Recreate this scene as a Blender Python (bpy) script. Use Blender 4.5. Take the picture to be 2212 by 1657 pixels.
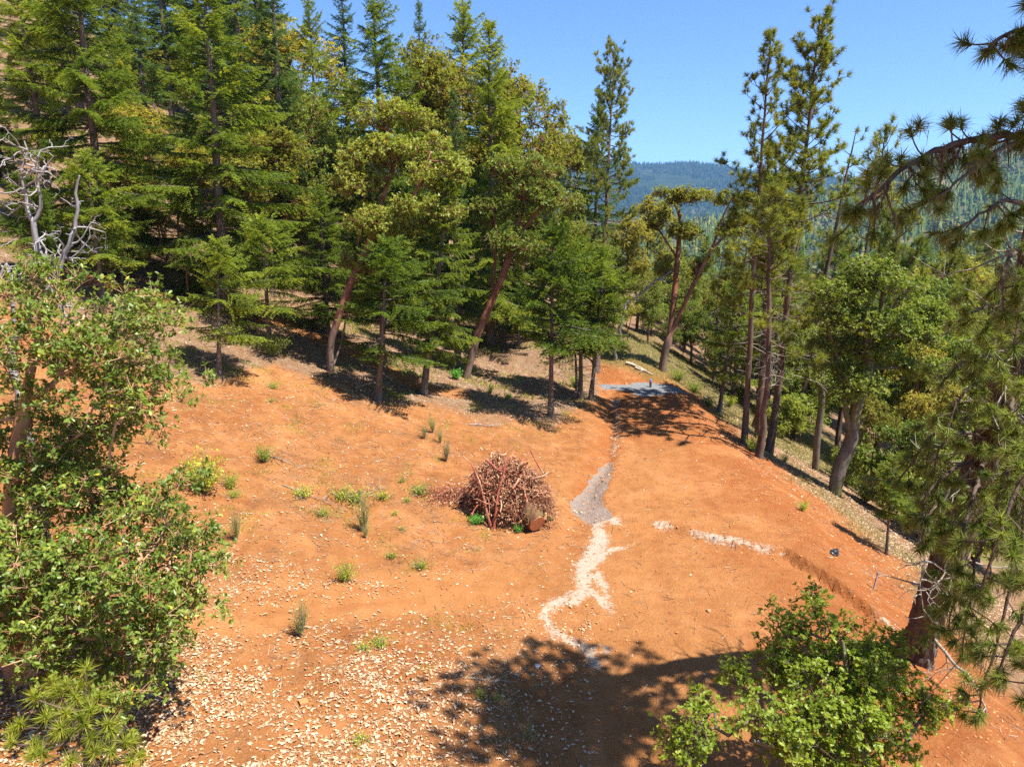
import bpy, math
import numpy as np
from math import radians

# ------------------------------------------------------------------ scene, camera, sky, sun
scene = bpy.context.scene
for o in list(bpy.data.objects):
    bpy.data.objects.remove(o)
COL = scene.collection

CAM_Z = 9.0
PITCH = 13.0
cam_data = bpy.data.cameras.new("camera")
cam_data.sensor_width = 36.0
cam_data.lens = 25.0
cam_data.clip_start = 0.1
cam_data.clip_end = 30000.0
cam = bpy.data.objects.new("camera", cam_data)
cam.location = (0.0, 0.0, CAM_Z)
cam.rotation_euler = (radians(90.0 - PITCH), 0.0, 0.0)
COL.objects.link(cam)
scene.camera = cam

SUN_EL, SUN_A = radians(62.0), radians(-25.0)          # sun stands to the right (+X)
to_sun = np.array([math.cos(SUN_EL) * math.cos(SUN_A), math.cos(SUN_EL) * math.sin(SUN_A), math.sin(SUN_EL)])
world = bpy.data.worlds.new("World")
scene.world = world
world.use_nodes = True
wn = world.node_tree.nodes
sky = wn.new("ShaderNodeTexSky")
sky.sky_type = 'NISHITA'
sky.sun_disc = False
sky.sun_elevation = SUN_EL
sky.sun_rotation = math.atan2(to_sun[0], to_sun[1])
sky.altitude = 2000.0
sky.air_density = 1.0
sky.dust_density = 0.0
sky.ozone_density = 9.0
bg = wn["Background"]
bg.inputs["Strength"].default_value = 0.085
world.node_tree.links.new(sky.outputs[0], bg.inputs[0])

sun_data = bpy.data.lights.new("sun", 'SUN')
sun_data.energy = 4.4
sun_data.angle = radians(0.53)
sun_data.color = (1.0, 0.955, 0.88)
sun = bpy.data.objects.new("sun", sun_data)
from mathutils import Vector, Matrix, Quaternion
sun.rotation_euler = Vector(to_sun).to_track_quat('Z', 'Y').to_euler()
COL.objects.link(sun)

scene.view_settings.view_transform = 'Standard'
scene.view_settings.look = 'None'
scene.view_settings.gamma = 1.0
scene.view_settings.use_curve_mapping = False
scene.view_settings.exposure = 1.45
scene.render.engine = 'CYCLES'
cy = scene.cycles
cy.max_bounces = 5
cy.diffuse_bounces = 3
cy.glossy_bounces = 2
cy.transmission_bounces = 3
cy.volume_bounces = 0
cy.transparent_max_bounces = 4
cy.caustics_reflective = False
cy.caustics_refractive = False
cy.use_denoising = False
cy.sample_clamp_indirect = 4.0

rng = np.random.default_rng(11)

# ------------------------------------------------------------------ small maths
def norm(a):
    a = np.asarray(a, float)
    return a / np.maximum(np.linalg.norm(a, axis=-1, keepdims=True), 1e-9)

def smooth(a, b, x):
    t = np.clip((x - a) / (b - a), 0.0, 1.0)
    return t * t * (3 - 2 * t)

def vnoise(x, y, seed=0):
    xi = np.floor(x).astype(np.int64); yi = np.floor(y).astype(np.int64)
    fx = x - xi; fy = y - yi
    fx = fx * fx * (3 - 2 * fx); fy = fy * fy * (3 - 2 * fy)
    def h(a, b):
        n = (a * 374761393 + b * 668265263 + seed * 974711) & 0x7fffffff
        n = ((n ^ (n >> 13)) * 1274126177) & 0x7fffffff
        return ((n ^ (n >> 16)) & 0xffff) / 65535.0
    return (h(xi, yi) * (1 - fx) + h(xi + 1, yi) * fx) * (1 - fy) + (h(xi, yi + 1) * (1 - fx) + h(xi + 1, yi + 1) * fx) * fy

def fbm(x, y, octaves=4, seed=0):
    s = 0.0; a = 0.5; t = 0.0
    for k in range(octaves):
        s = s + a * vnoise(x * 2 ** k + 17.3 * k, y * 2 ** k - 9.1 * k, seed + k); t += a; a *= 0.5
    return s / t - 0.5

def seg_dist(x, y, pts, widths=None):
    """distance from (x,y) to a polyline; with widths: distance minus local half width"""
    best = np.full(np.shape(x), 1e9)
    for i in range(len(pts) - 1):
        ax, ay = pts[i][:2]; bx, by = pts[i + 1][:2]
        dx, dy = bx - ax, by - ay
        t = np.clip(((x - ax) * dx + (y - ay) * dy) / max(dx * dx + dy * dy, 1e-9), 0, 1)
        d = np.hypot(x - ax - t * dx, y - ay - t * dy)
        if widths is not None:
            d = d - (widths[i] + (widths[i + 1] - widths[i]) * t)
        best = np.minimum(best, d)
    return best

# directions of view, used once to read where things stand from the photograph (2212 px wide copy)
_c, _s = math.cos(radians(PITCH)), math.sin(radians(PITCH))
def ray(px, py):
    u = (px - 1106.0) / 1536.0; v = (py - 828.5) / 1536.0
    return np.array([u, _c - v * _s, -_s - v * _c])
def at_depth(px, py, Y):
    d = ray(px, py); return np.array([0, 0, CAM_Z]) + d * (Y / d[1])
def at_t(px, py, t):
    return np.array([0, 0, CAM_Z]) + ray(px, py) * t

# ------------------------------------------------------------------ shape of the land
_dy = np.array([-60, 8, 12, 17, 22, 28, 36.6, 60, 120, 400], float)
_dx = np.array([0.6, 0.6, 1.0, 1.7, 2.6, 4.1, 5.3, 6.5, 9, 30], float)
_ey = np.array([-60, 8, 15, 20, 28, 36, 46, 80, 400], float)
_ex = np.array([8.4, 8.2, 8.0, 8.9, 8.6, 8.4, 9.0, 14, 90], float)
def ditch_x(y): return np.interp(y, _dy, _dx)
def edge_x(y): return np.interp(y, _ey, _ex)
STEP_LINE = [(1330, 1150), (1440, 1143), (1510, 1165), (1600, 1185), (1690, 1197), (1760, 1240), (1830, 1290), (1900, 1335)]
_flat = lambda px, py: (lambda d: np.array([0, 0, CAM_Z]) + d * (CAM_Z / -d[2]))(ray(px, py))
STEP_XY = [tuple(_flat(*p)[:2]) for p in STEP_LINE]
GULLY_XY = STEP_XY[4:]

def H(x, y):
    x = np.asarray(x, float); y = np.asarray(y, float)
    s = np.maximum(ditch_x(y) - 0.4 - x, 0.0)
    q = np.minimum(s, 26.0)
    z = 0.085 * q + 0.0088 * q * q + np.maximum(s - 26.0, 0) * 0.5
    z = np.where(s > 110, z - (s - 110) * 0.35, z)
    # ground left of the ditch is cut into a small bank
    z = z + 0.22 * smooth(0.0, 0.7, s) * smooth(14, 20, y)
    # right hand fall
    r = np.maximum(x - edge_x(y), 0.0)
    fall = 0.55 * r * r / (r + 0.9)
    fall = np.where(r > 22, fall - 0.2 * (r - 22), fall)
    z = z - np.minimum(fall, 75.0)
    # land rising gently behind the pad, then dropping off far away
    z = z + 0.9 * smooth(38.6, 40.4, y) * smooth(10.5, 7.0, x) * smooth(-3, 3, x)
    z = z + np.clip(y - 41, 0, 60) * 0.07 * smooth(14, 2, x)
    z = z - 80 * smooth(120, 420, y)
    near = smooth(90, 50, np.hypot(x, y - 20))
    # terrace step and gully
    ystep = np.interp(x, [p[0] for p in STEP_XY], [p[1] for p in STEP_XY])
    inx = smooth(2.0, 3.2, x) * smooth(9.6, 8.4, x)
    z = z + 0.16 * inx * smooth(-0.10, 0.16, y - ystep) * smooth(36, 22, y)
    g = seg_dist(x + 0.10 * fbm(x * 3, y * 3, 2, 4), y + 0.25 * fbm(x * 2.4, y * 2.4, 3, 5), GULLY_XY)
    z = z - 0.17 * np.exp(-(g / 0.075) ** 2)
    # little runnel along the ditch
    dd = np.abs(x - ditch_x(y) - 0.1 * np.sin(y * 1.3))
    z = z - 0.16 * np.exp(-(dd / 0.28) ** 2) * smooth(20.5, 23, y) * smooth(38.5, 36.5, y)
    # roughness
    rough = 0.35 + 0.65 * smooth(0.2, 3.5, s) + 0.5 * smooth(0.0, 2.0, r)
    z = z + near * rough * (0.34 * fbm(x * 0.55, y * 0.55, 4, 3) + 0.10 * fbm(x * 2.6, y * 2.6, 3, 9))
    z = z + near * 0.035 * fbm(x * 5.0, y * 5.0, 2, 31)
    # faint machine ruts on the bench left of the pile
    return z

def cast(px, py, t0=4.0, t1=300.0):
    d = ray(px, py)
    t = np.concatenate([np.arange(t0, 70, 0.05), np.arange(70, t1, 0.5)])
    P = np.array([0, 0, CAM_Z]) + t[:, None] * d
    below = P[:, 2] < H(P[:, 0], P[:, 1])
    i = int(np.argmax(below)) if below.any() else len(t) - 1
    p = P[i]; p[2] = float(H(p[0], p[1]))
    return p

# ------------------------------------------------------------------ mesh builder
class Geo:
    def __init__(self):
        self.V = []; self.T = []; self.F = {3: [], 4: []}; self.M = {3: [], 4: []}; self.n = 0
        self.polys = []
    def add(self, V, F, tint=0.5, mat=0):
        V = np.asarray(V, float).reshape(-1, 3); F = np.asarray(F, np.int64)
        if len(F) == 0: return
        self.V.append(V)
        t = np.full(len(V), tint, float) if np.ndim(tint) == 0 else np.asarray(tint, float).ravel()
        self.T.append(t)
        k = F.shape[1]
        self.F[k].append(F + self.n); self.M[k].append(np.full(len(F), mat, np.int32))
        self.n += len(V)
    def tris(self, P, tint=0.5, mat=0):            # (n,3,3)
        n = len(P)
        if n == 0: return
        t = np.repeat(np.asarray(tint), 3) if np.ndim(tint) == 1 else tint
        self.add(P.reshape(-1, 3), np.arange(n * 3).reshape(n, 3), t, mat)
    def quads(self, P, tint=0.5, mat=0):           # (n,4,3)
        n = len(P)
        if n == 0: return
        t = np.repeat(np.asarray(tint), 4) if np.ndim(tint) == 1 else tint
        self.add(P.reshape(-1, 3), np.arange(n * 4).reshape(n, 4), t, mat)
    def tube(self, pts, rad, sides=6, tint=0.5, mat=0, cap=True, wob=0.0):
        pts = np.asarray(pts, float); rad = np.broadcast_to(np.asarray(rad, float), (len(pts),))
        tan = norm(np.gradient(pts, axis=0))
        ref = np.array([0.31, 0.95, 0.05]) if abs(tan[0, 2]) > 0.7 else np.array([0.02, 0.05, 1.0])
        a = norm(np.cross(tan, ref)); b = np.cross(tan, a)
        ang = np.linspace(0, 2 * np.pi, sides, endpoint=False)
        rr = rad[:, None] * (1 + (wob * rng.uniform(-1, 1, (len(pts), sides)) if wob else 0))
        ring = pts[:, None, :] + rr[:, :, None] * (np.cos(ang)[None, :, None] * a[:, None, :] + np.sin(ang)[None, :, None] * b[:, None, :])
        m = len(pts)
        i = np.arange(m - 1)[:, None] * sides; j = np.arange(sides)[None, :]; jn = (j + 1) % sides
        F = np.stack([i + j, i + jn, i + sides + jn, i + sides + j], -1).reshape(-1, 4)
        t = tint if np.ndim(tint) == 0 else np.repeat(tint, sides)
        self.add(ring.reshape(-1, 3), F, t, mat)
        if cap and sides >= 5:
            c0 = np.vstack([ring[-1], pts[-1:]])
            self.add(c0, np.stack([np.arange(sides), (np.arange(sides) + 1) % sides, np.full(sides, sides)], -1), t if np.ndim(t) == 0 else 0.5, mat)
    def sticks(self, A, B, r0, r1, tint=0.5, mat=0):   # many 3-sided sticks
        A = np.asarray(A, float); B = np.asarray(B, float); n = len(A)
        if n == 0: return
        d = norm(B - A); ref = np.where(np.abs(d[:, 2:3]) > 0.8, [[1.0, 0.1, 0]], [[0, 0.1, 1.0]])
        a = norm(np.cross(d, ref)); b = np.cross(d, a)
        r0 = np.broadcast_to(r0, (n,)); r1 = np.broadcast_to(r1, (n,))
        V = np.empty((n, 6, 3))
        for k in range(3):
            o = math.cos(2.0944 * k) * a + math.sin(2.0944 * k) * b
            V[:, k] = A + o * r0[:, None]; V[:, 3 + k] = B + o * r1[:, None]
        base = np.arange(n)[:, None] * 6
        F = np.concatenate([base + np.array([k, (k + 1) % 3, 3 + (k + 1) % 3, 3 + k]) for k in range(3)])
        t = np.repeat(np.asarray(tint), 6) if np.ndim(tint) == 1 else tint
        self.add(V.reshape(-1, 3), F, t, mat)
    def mesh(self, name, mats, smooth_shade=False):
        me = bpy.data.meshes.new(name)
        if self.n == 0: return me
        V = np.concatenate(self.V); T = np.concatenate(self.T)
        loops, starts, mids = [], [], []; off = 0
        for k in (3, 4):
            if self.F[k]:
                F = np.concatenate(self.F[k]); loops.append(F.ravel())
                starts.append(off + np.arange(len(F)) * k); off += len(F) * k
                mids.append(np.concatenate(self.M[k]))
        loops = np.concatenate(loops); starts = np.concatenate(starts); mids = np.concatenate(mids)
        me.vertices.add(len(V)); me.vertices.foreach_set('co', V.astype(np.float32).ravel())
        me.loops.add(len(loops)); me.loops.foreach_set('vertex_index', loops.astype(np.int32))
        me.polygons.add(len(starts)); me.polygons.foreach_set('loop_start', starts.astype(np.int32))
        me.polygons.foreach_set('material_index', mids)
        a = me.attributes.new('tint', 'FLOAT', 'POINT'); a.data.foreach_set('value', T.astype(np.float32))
        me.update(calc_edges=True)
        if smooth_shade: me.polygons.foreach_set('use_smooth', np.ones(len(starts), bool))
        for m in (mats if isinstance(mats, (list, tuple)) else [mats]): me.materials.append(m)
        STATS['tris'] += sum(len(f) * (k - 2) for k in (3, 4) for f in self.F[k])
        return me
STATS = {'tris': 0}

def part(name, geo, mats, parent=None, smooth_shade=False, kind=None):
    o = bpy.data.objects.new(name, geo.mesh(name, mats, smooth_shade) if isinstance(geo, Geo) else geo)
    COL.objects.link(o)
    if parent is not None: o.parent = parent
    if kind: o['kind'] = kind
    return o
def thing(name, label, cat, loc=(0, 0, 0), group=None):
    o = bpy.data.objects.new(name, None); o.empty_display_size = 0.3
    COL.objects.link(o); o.location = loc
    o['label'] = label; o['category'] = cat
    if group: o['group'] = group
    return o
def tag(o, label, cat, group=None):
    o['label'] = label; o['category'] = cat
    if group: o['group'] = group
    return o
def dup(root, label=None, group=None):
    r = root.copy(); COL.objects.link(r)
    if label: r['label'] = label
    if group: r['group'] = group
    elif 'group' in r: del r['group']
    for ch in list(root.children):
        c = ch.copy(); COL.objects.link(c); c.parent = r
        for g in ch.children:
            d = g.copy(); COL.objects.link(d); d.parent = c
    return r

# ------------------------------------------------------------------ materials
class NT:
    def __init__(self, name):
        self.m = bpy.data.materials.new(name); self.m.use_nodes = True
        self.t = self.m.node_tree; self.n = self.t.nodes; self.l = self.t.links
        self.b = self.n['Principled BSDF']; self.out = self.n['Material Output']
    def node(self, typ, **kw):
        x = self.n.new(typ)
        for k, v in kw.items(): setattr(x, k, v)
        return x
    def put(self, sock, v):
        if hasattr(v, 'is_output') or isinstance(v, bpy.types.NodeSocket): self.l.new(v, sock)
        else: sock.default_value = v
    def attr(self, name): return self.node('ShaderNodeAttribute', attribute_name=name).outputs['Fac']
    def math(self, op, a, b=0.0, clamp=False):
        x = self.node('ShaderNodeMath', operation=op, use_clamp=clamp); self.put(x.inputs[0], a); self.put(x.inputs[1], b); return x.outputs[0]
    def noise(self, scale, detail=4, rough=0.6, vec=None, dist=0.0):
        x = self.node('ShaderNodeTexNoise'); x.inputs['Scale'].default_value = scale; x.inputs['Detail'].default_value = detail
        x.inputs['Roughness'].default_value = rough; x.inputs['Distortion'].default_value = dist
        if vec is not None: self.l.new(vec, x.inputs['Vector'])
        return x.outputs['Fac']
    def mix(self, f, a, b, blend='MIX'):
        x = self.node('ShaderNodeMix', data_type='RGBA', blend_type=blend)
        self.put(x.inputs[0], f); self.put(x.inputs[6], a); self.put(x.inputs[7], b); return x.outputs[2]
    def ramp(self, f, stops):
        x = self.node('ShaderNodeValToRGB'); e = x.color_ramp.elements
        while len(e) < len(stops): e.new(0.5)
        for i, (p, c) in enumerate(stops): e[i].position = p; e[i].color = (*c, 1)
        self.put(x.inputs[0], f); return x.outputs[0]
    def rng(self, v, a, b, c=0.0, d=1.0):
        x = self.node('ShaderNodeMapRange'); self.put(x.inputs[0], v)
        for i, q in enumerate((a, b, c, d)): x.inputs[1 + i].default_value = q
        return x.outputs[0]
    def pos(self): return self.node('ShaderNodeTexCoord').outputs['Object']
    def wpos(self): return self.node('ShaderNodeNewGeometry').outputs['Position']
    def bump(self, h, strength=0.5, dist=0.05):
        x = self.node('ShaderNodeBump'); x.inputs['Strength'].default_value = strength; x.inputs['Distance'].default_value = dist
        self.l.new(h, x.inputs['Height']); self.l.new(x.outputs[0], self.b.inputs['Normal'])
def rgba(c): return (c[0], c[1], c[2], 1.0)

def leaf_mat(name, stops, rough=0.5, spec=0.4, trans=0.3, vary=0.25, tcol=1.25):
    m = NT(name)
    col = m.ramp(m.attr('tint'), stops)
    oi = m.node('ShaderNodeObjectInfo').outputs['Random']
    hs = m.node('ShaderNodeHueSaturation')
    m.l.new(m.rng(oi, 0, 1, 0.5 - 0.035 * vary * 4 * 0.5, 0.5 + 0.03 * vary * 4 * 0.5), hs.inputs['Hue'])
    m.l.new(m.rng(oi, 0, 1, 1 + vary, 1 - vary), hs.inputs['Value'])
    m.l.new(col, hs.inputs['Color'])
    m.l.new(hs.outputs[0], m.b.inputs['Base Color'])
    m.b.inputs['Roughness'].default_value = rough
    m.b.inputs['Specular IOR Level'].default_value = spec
    tr = m.node('ShaderNodeBsdfTranslucent')
    tc = m.mix(1.0, hs.outputs[0], (tcol * 1.05, tcol, tcol * 0.55, 1), 'MULTIPLY')
    m.l.new(tc, tr.inputs['Color'])
    mx = m.node('ShaderNodeMixShader'); mx.inputs[0].default_value = trans
    m.l.new(m.b.outputs[0], mx.inputs[1]); m.l.new(tr.outputs[0], mx.inputs[2])
    m.l.new(mx.outputs[0], m.out.inputs['Surface'])
    return m.m

def bark_mat(name, c1, c2, c3=None, scale=6.0, stretch=0.25, rough=0.9, bump=0.8, dist=0.04):
    m = NT(name)
    mp = m.node('ShaderNodeMapping'); m.l.new(m.pos(), mp.inputs[0]); mp.inputs['Scale'].default_value = (1, 1, stretch)
    n1 = m.noise(scale, 5, 0.7, mp.outputs[0], 0.3); n2 = m.noise(scale * 0.35, 3, 0.5, mp.outputs[0])
    col = m.mix(m.rng(n1, 0.35, 0.65), rgba(c1), rgba(c2))
    if c3: col = m.mix(m.rng(n2, 0.5, 0.62), col, rgba(c3))
    col = m.mix(m.math('MULTIPLY', m.attr('tint'), 1.0), m.mix(1.0, col, (0.55, 0.55, 0.55, 1), 'MULTIPLY'), col)
    m.l.new(col, m.b.inputs['Base Color']); m.b.inputs['Roughness'].default_value = rough
    m.b.inputs['Specular IOR Level'].default_value = 0.2
    m.bump(n1, bump, dist)
    return m.m

def plain_mat(name, c, rough=0.8, spec=0.3, var=0.25, scale=12.0):
    m = NT(name)
    n = m.noise(scale, 4, 0.65, m.pos())
    col = m.mix(n, rgba([v * (1 - var) for v in c]), rgba([min(1, v * (1 + var)) for v in c]))
    m.l.new(col, m.b.inputs['Base Color']); m.b.inputs['Roughness'].default_value = rough
    m.b.inputs['Specular IOR Level'].default_value = spec
    m.bump(n, 0.3, 0.01)
    return m.m

def tint_mat(name, stops, rough=0.8, spec=0.2, trans=0.0):
    m = NT(name)
    m.l.new(m.ramp(m.attr('tint'), stops), m.b.inputs['Base Color'])
    m.b.inputs['Roughness'].default_value = rough; m.b.inputs['Specular IOR Level'].default_value = spec
    return m.m

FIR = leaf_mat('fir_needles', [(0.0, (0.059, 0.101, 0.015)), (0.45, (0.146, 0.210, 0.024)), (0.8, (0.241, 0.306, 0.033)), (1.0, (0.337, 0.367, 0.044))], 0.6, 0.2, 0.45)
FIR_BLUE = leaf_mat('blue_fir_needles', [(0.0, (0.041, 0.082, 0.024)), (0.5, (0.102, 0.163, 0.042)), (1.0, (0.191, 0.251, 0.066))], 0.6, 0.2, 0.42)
PINE = leaf_mat('pine_needles', [(0.0, (0.080, 0.115, 0.018)), (0.5, (0.191, 0.224, 0.029)), (1.0, (0.352, 0.339, 0.050))], 0.5, 0.25, 0.45, 0.15)
PINE_NEAR = leaf_mat('long_pine_needles', [(0.0, (0.066, 0.115, 0.022)), (0.5, (0.182, 0.237, 0.040)), (1.0, (0.395, 0.421, 0.094))], 0.5, 0.3, 0.45, 0.0)
PINE_YOUNG = leaf_mat('young_pine_needles', [(0.0, (0.118, 0.163, 0.015)), (0.5, (0.278, 0.325, 0.029)), (1.0, (0.498, 0.500, 0.077))], 0.5, 0.3, 0.45, 0.0)
MADRONE = leaf_mat('madrone_leaves', [(0.0, (0.088, 0.136, 0.018)), (0.5, (0.191, 0.244, 0.035)), (0.91, (0.293, 0.339, 0.066)), (0.955, (0.410, 0.353, 0.066)), (1.0, (0.620, 0.367, 0.055))], 0.45, 0.3, 0.42)
MADRONE_NEAR = leaf_mat('glossy_madrone_leaves', [(0.0, (0.073, 0.136, 0.020)), (0.5, (0.168, 0.244, 0.033)), (0.93, (0.293, 0.353, 0.061)), (0.97, (0.614, 0.489, 0.055)), (1.0, (0.620, 0.500, 0.033))], 0.38, 0.4, 0.40, 0.0)
MADRONE_GOLD = leaf_mat('yellowing_madrone_leaves', [(0.0, (0.139, 0.163, 0.018)), (0.5, (0.307, 0.306, 0.040)), (0.75, (0.468, 0.380, 0.061)), (1.0, (0.620, 0.367, 0.061))], 0.48, 0.3, 0.45)
OAK = leaf_mat('oak_leaves', [(0.0, (0.102, 0.156, 0.018)), (0.5, (0.220, 0.278, 0.031)), (1.0, (0.395, 0.407, 0.061))], 0.48, 0.3, 0.45)
OAK_NEAR = leaf_mat('lobed_oak_leaves', [(0.0, (0.108, 0.168, 0.014)), (0.5, (0.222, 0.299, 0.023)), (1.0, (0.369, 0.400, 0.049))], 0.42, 0.35, 0.45, 0.0)
REDLEAF = leaf_mat('rusty_dead_leaves', [(0.0, (0.175, 0.082, 0.033)), (0.6, (0.352, 0.176, 0.077)), (1.0, (0.527, 0.325, 0.165))], 0.7, 0.1, 0.2)
WEED = leaf_mat('weed_leaves', [(0.0, (0.132, 0.190, 0.015)), (0.5, (0.293, 0.367, 0.029)), (1.0, (0.527, 0.500, 0.066))], 0.5, 0.3, 0.35, 0.2)
LUSH = leaf_mat('lush_weed_leaves', [(0.0, (0.059, 0.204, 0.022)), (0.5, (0.132, 0.380, 0.039)), (1.0, (0.264, 0.500, 0.077))], 0.45, 0.35, 0.35, 0.1)
WISP = leaf_mat('wispy_shrub_leaves', [(0.0, (0.102, 0.149, 0.022)), (0.5, (0.234, 0.271, 0.044)), (1.0, (0.439, 0.421, 0.099))], 0.55, 0.3, 0.3, 0.2)

FIR_BARK = bark_mat('fir_bark', (0.10, 0.072, 0.052), (0.21, 0.155, 0.115), (0.15, 0.13, 0.115))
PINE_BARK = bark_mat('pine_bark', (0.055, 0.036, 0.027), (0.165, 0.108, 0.076), (0.13, 0.095, 0.075), 5.0, 0.35)
def madrone_bark():
    m = NT('red_madrone_bark'); p = m.pos(); mp = m.node('ShaderNodeMapping'); m.l.new(p, mp.inputs[0]); mp.inputs['Scale'].default_value = (1, 1, 0.3)
    n1 = m.noise(4.0, 5, 0.7, mp.outputs[0], 0.3); n2 = m.noise(1.1, 3, 0.6, p)
    red = m.mix(m.rng(n1, 0.35, 0.65), (0.17, 0.060, 0.032, 1), (0.30, 0.125, 0.065, 1)); red = m.mix(m.rng(n2, 0.55, 0.68), red, (0.38, 0.21, 0.115, 1))
    grey = m.mix(m.rng(n1, 0.35, 0.65), (0.095, 0.062, 0.048, 1), (0.24, 0.165, 0.125, 1))
    sp = m.node('ShaderNodeSeparateXYZ'); m.l.new(p, sp.inputs[0])
    h = m.math('ADD', sp.outputs[2], m.math('MULTIPLY', m.math('SUBTRACT', n2, 0.5), 6.0))
    col = m.mix(m.rng(h, 1.4, 3.6), grey, red)
    m.l.new(col, m.b.inputs['Base Color']); m.b.inputs['Roughness'].default_value = 0.7; m.b.inputs['Specular IOR Level'].default_value = 0.25; m.bump(n1, 0.6, 0.03)
    return m.m
MAD_BARK = madrone_bark()
MAD_BASE = bark_mat('grey_madrone_bark', (0.14, 0.095, 0.07), (0.30, 0.21, 0.155), (0.25, 0.13, 0.08), 5.0, 0.4)
TAN_BARK = bark_mat('tan_peeling_bark', (0.42, 0.24, 0.12), (0.56, 0.36, 0.20), (0.36, 0.17, 0.08), 3.0, 0.3, 0.6, 0.3)
OAK_BARK = bark_mat('mossy_oak_bark', (0.10, 0.078, 0.058), (0.20, 0.165, 0.125), (0.13, 0.12, 0.045), 5.0, 0.4)
GREY_WOOD = bark_mat('silver_deadwood', (0.20, 0.185, 0.18), (0.40, 0.375, 0.365), (0.27, 0.23, 0.20), 6.0, 0.15, 0.8, 0.4, 0.02)
DEAD_TWIG = bark_mat('dead_twig_bark', (0.20, 0.165, 0.125), (0.36, 0.31, 0.25), (0.28, 0.26, 0.20), 6.0, 0.3)
LICHEN = tint_mat('hanging_lichen', [(0, (0.17, 0.18, 0.10)), (1, (0.34, 0.35, 0.23))], 0.95, 0.05)
# ------------------------------------------------------------------ ground
def W(pts): return [tuple(_flat(*p)[:2]) for p in pts]
def C(pts): return [tuple(cast(*p)[:2]) for p in pts]
SAND = [
 (C([(1288, 1128), (1298, 1160), (1290, 1198), (1262, 1222), (1262, 1262), (1252, 1290)]), [0.22, 0.36, 0.46, 0.42, 0.26, 0.2]),
 (C([(1300, 1190), (1345, 1185)]), [0.22, 0.12]),
 (C([(1255, 1275), (1195, 1305), (1172, 1330), (1205, 1372), (1262, 1398), (1290, 1440)]), [0.12, 0.22, 0.14, 0.2, 0.22, 0.18]),
 (C([(1240, 1300), (1195, 1312)]), [0.2, 0.1]),
 (C([(1290, 1240), (1308, 1275), (1322, 1330)]), [0.16, 0.16, 0.08]),
 (C([(1262, 1268), (1300, 1296), (1318, 1322)]), [0.18, 0.22, 0.12]),
 (C([(1265, 1398), (1312, 1400), (1316, 1425)]), [0.14, 0.06, 0.02]),
 (C([(1290, 1125), (1322, 1122), (1336, 1132)]), [0.2, 0.3, 0.1]),
 (C([(1418, 1128), (1440, 1140), (1452, 1146)]), [0.14, 0.2, 0.05]),
 (C([(1500, 1152), (1535, 1160), (1580, 1165), (1650, 1190), (1690, 1198)]), [0.14, 0.2, 0.22, 0.14, 0.06]),
 (C([(1325, 985), (1332, 940), (1332, 890)]), [0.10, 0.07, 0.12]),
 (C([(1320, 1000), (1300, 1030)]), [0.16, 0.16]),
 (C([(1885, 1330), (1925, 1350)]), [0.06, 0.12]),
]
CLAY = [
 (C([(1316, 1000), (1298, 1035), (1282, 1065), (1262, 1095), (1290, 1115)]), [0.12, 0.34, 0.42, 0.55, 0.45]),
 (C([(1332, 880), (1331, 865)]), [0.14, 0.2]),
 (C([(1425, 1137), (1450, 1146)]), [0.05, 0.07]), (C([(1520, 1162), (1580, 1172)]), [0.05, 0.07]),
]
GRAVEL = [
 (C([(1312, 836), (1345, 838), (1390, 839), (1430, 840), (1466, 843)]), [0.45, 0.75, 1.0, 1.0, 0.5]),
 (C([(1395, 852), (1430, 850)]), [0.6, 0.5]), (C([(1355, 868), (1365, 868)]), [0.2, 0.2]),
]
DUFF_EDGE = C([(180, 700), (330, 815), (470, 830), (600, 790), (700, 832), (830, 880), (930, 872), (1060, 905), (1200, 918), (1280, 872), (1305, 800)])
_de = sorted(DUFF_EDGE); DEX = np.array([p[0] for p in _de]); DEY = np.array([p[1] for p in _de])
TRACK = C([(-60, 1345), (250, 1340), (520, 1318), (700, 1300), (860, 1283), (1010, 1275), (1100, 1262)])
UP_TRACK = C([(150, 600), (330, 640), (470, 668), (620, 700), (760, 760), (900, 830), (985, 850)])
PADPOLY = None

def blob(x, y, lines, feather=0.12, jag=0.22, seed=5):
    n = fbm(x * 2.2, y * 2.2, 4, seed) * 2 * jag + fbm(x * 9, y * 9, 2, seed + 7) * jag * 0.8
    w = np.zeros_like(x)
    for pts, wd in lines:
        w = np.maximum(w, smooth(feather, -feather, seg_dist(x, y, pts, wd) + n))
    return w

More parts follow.
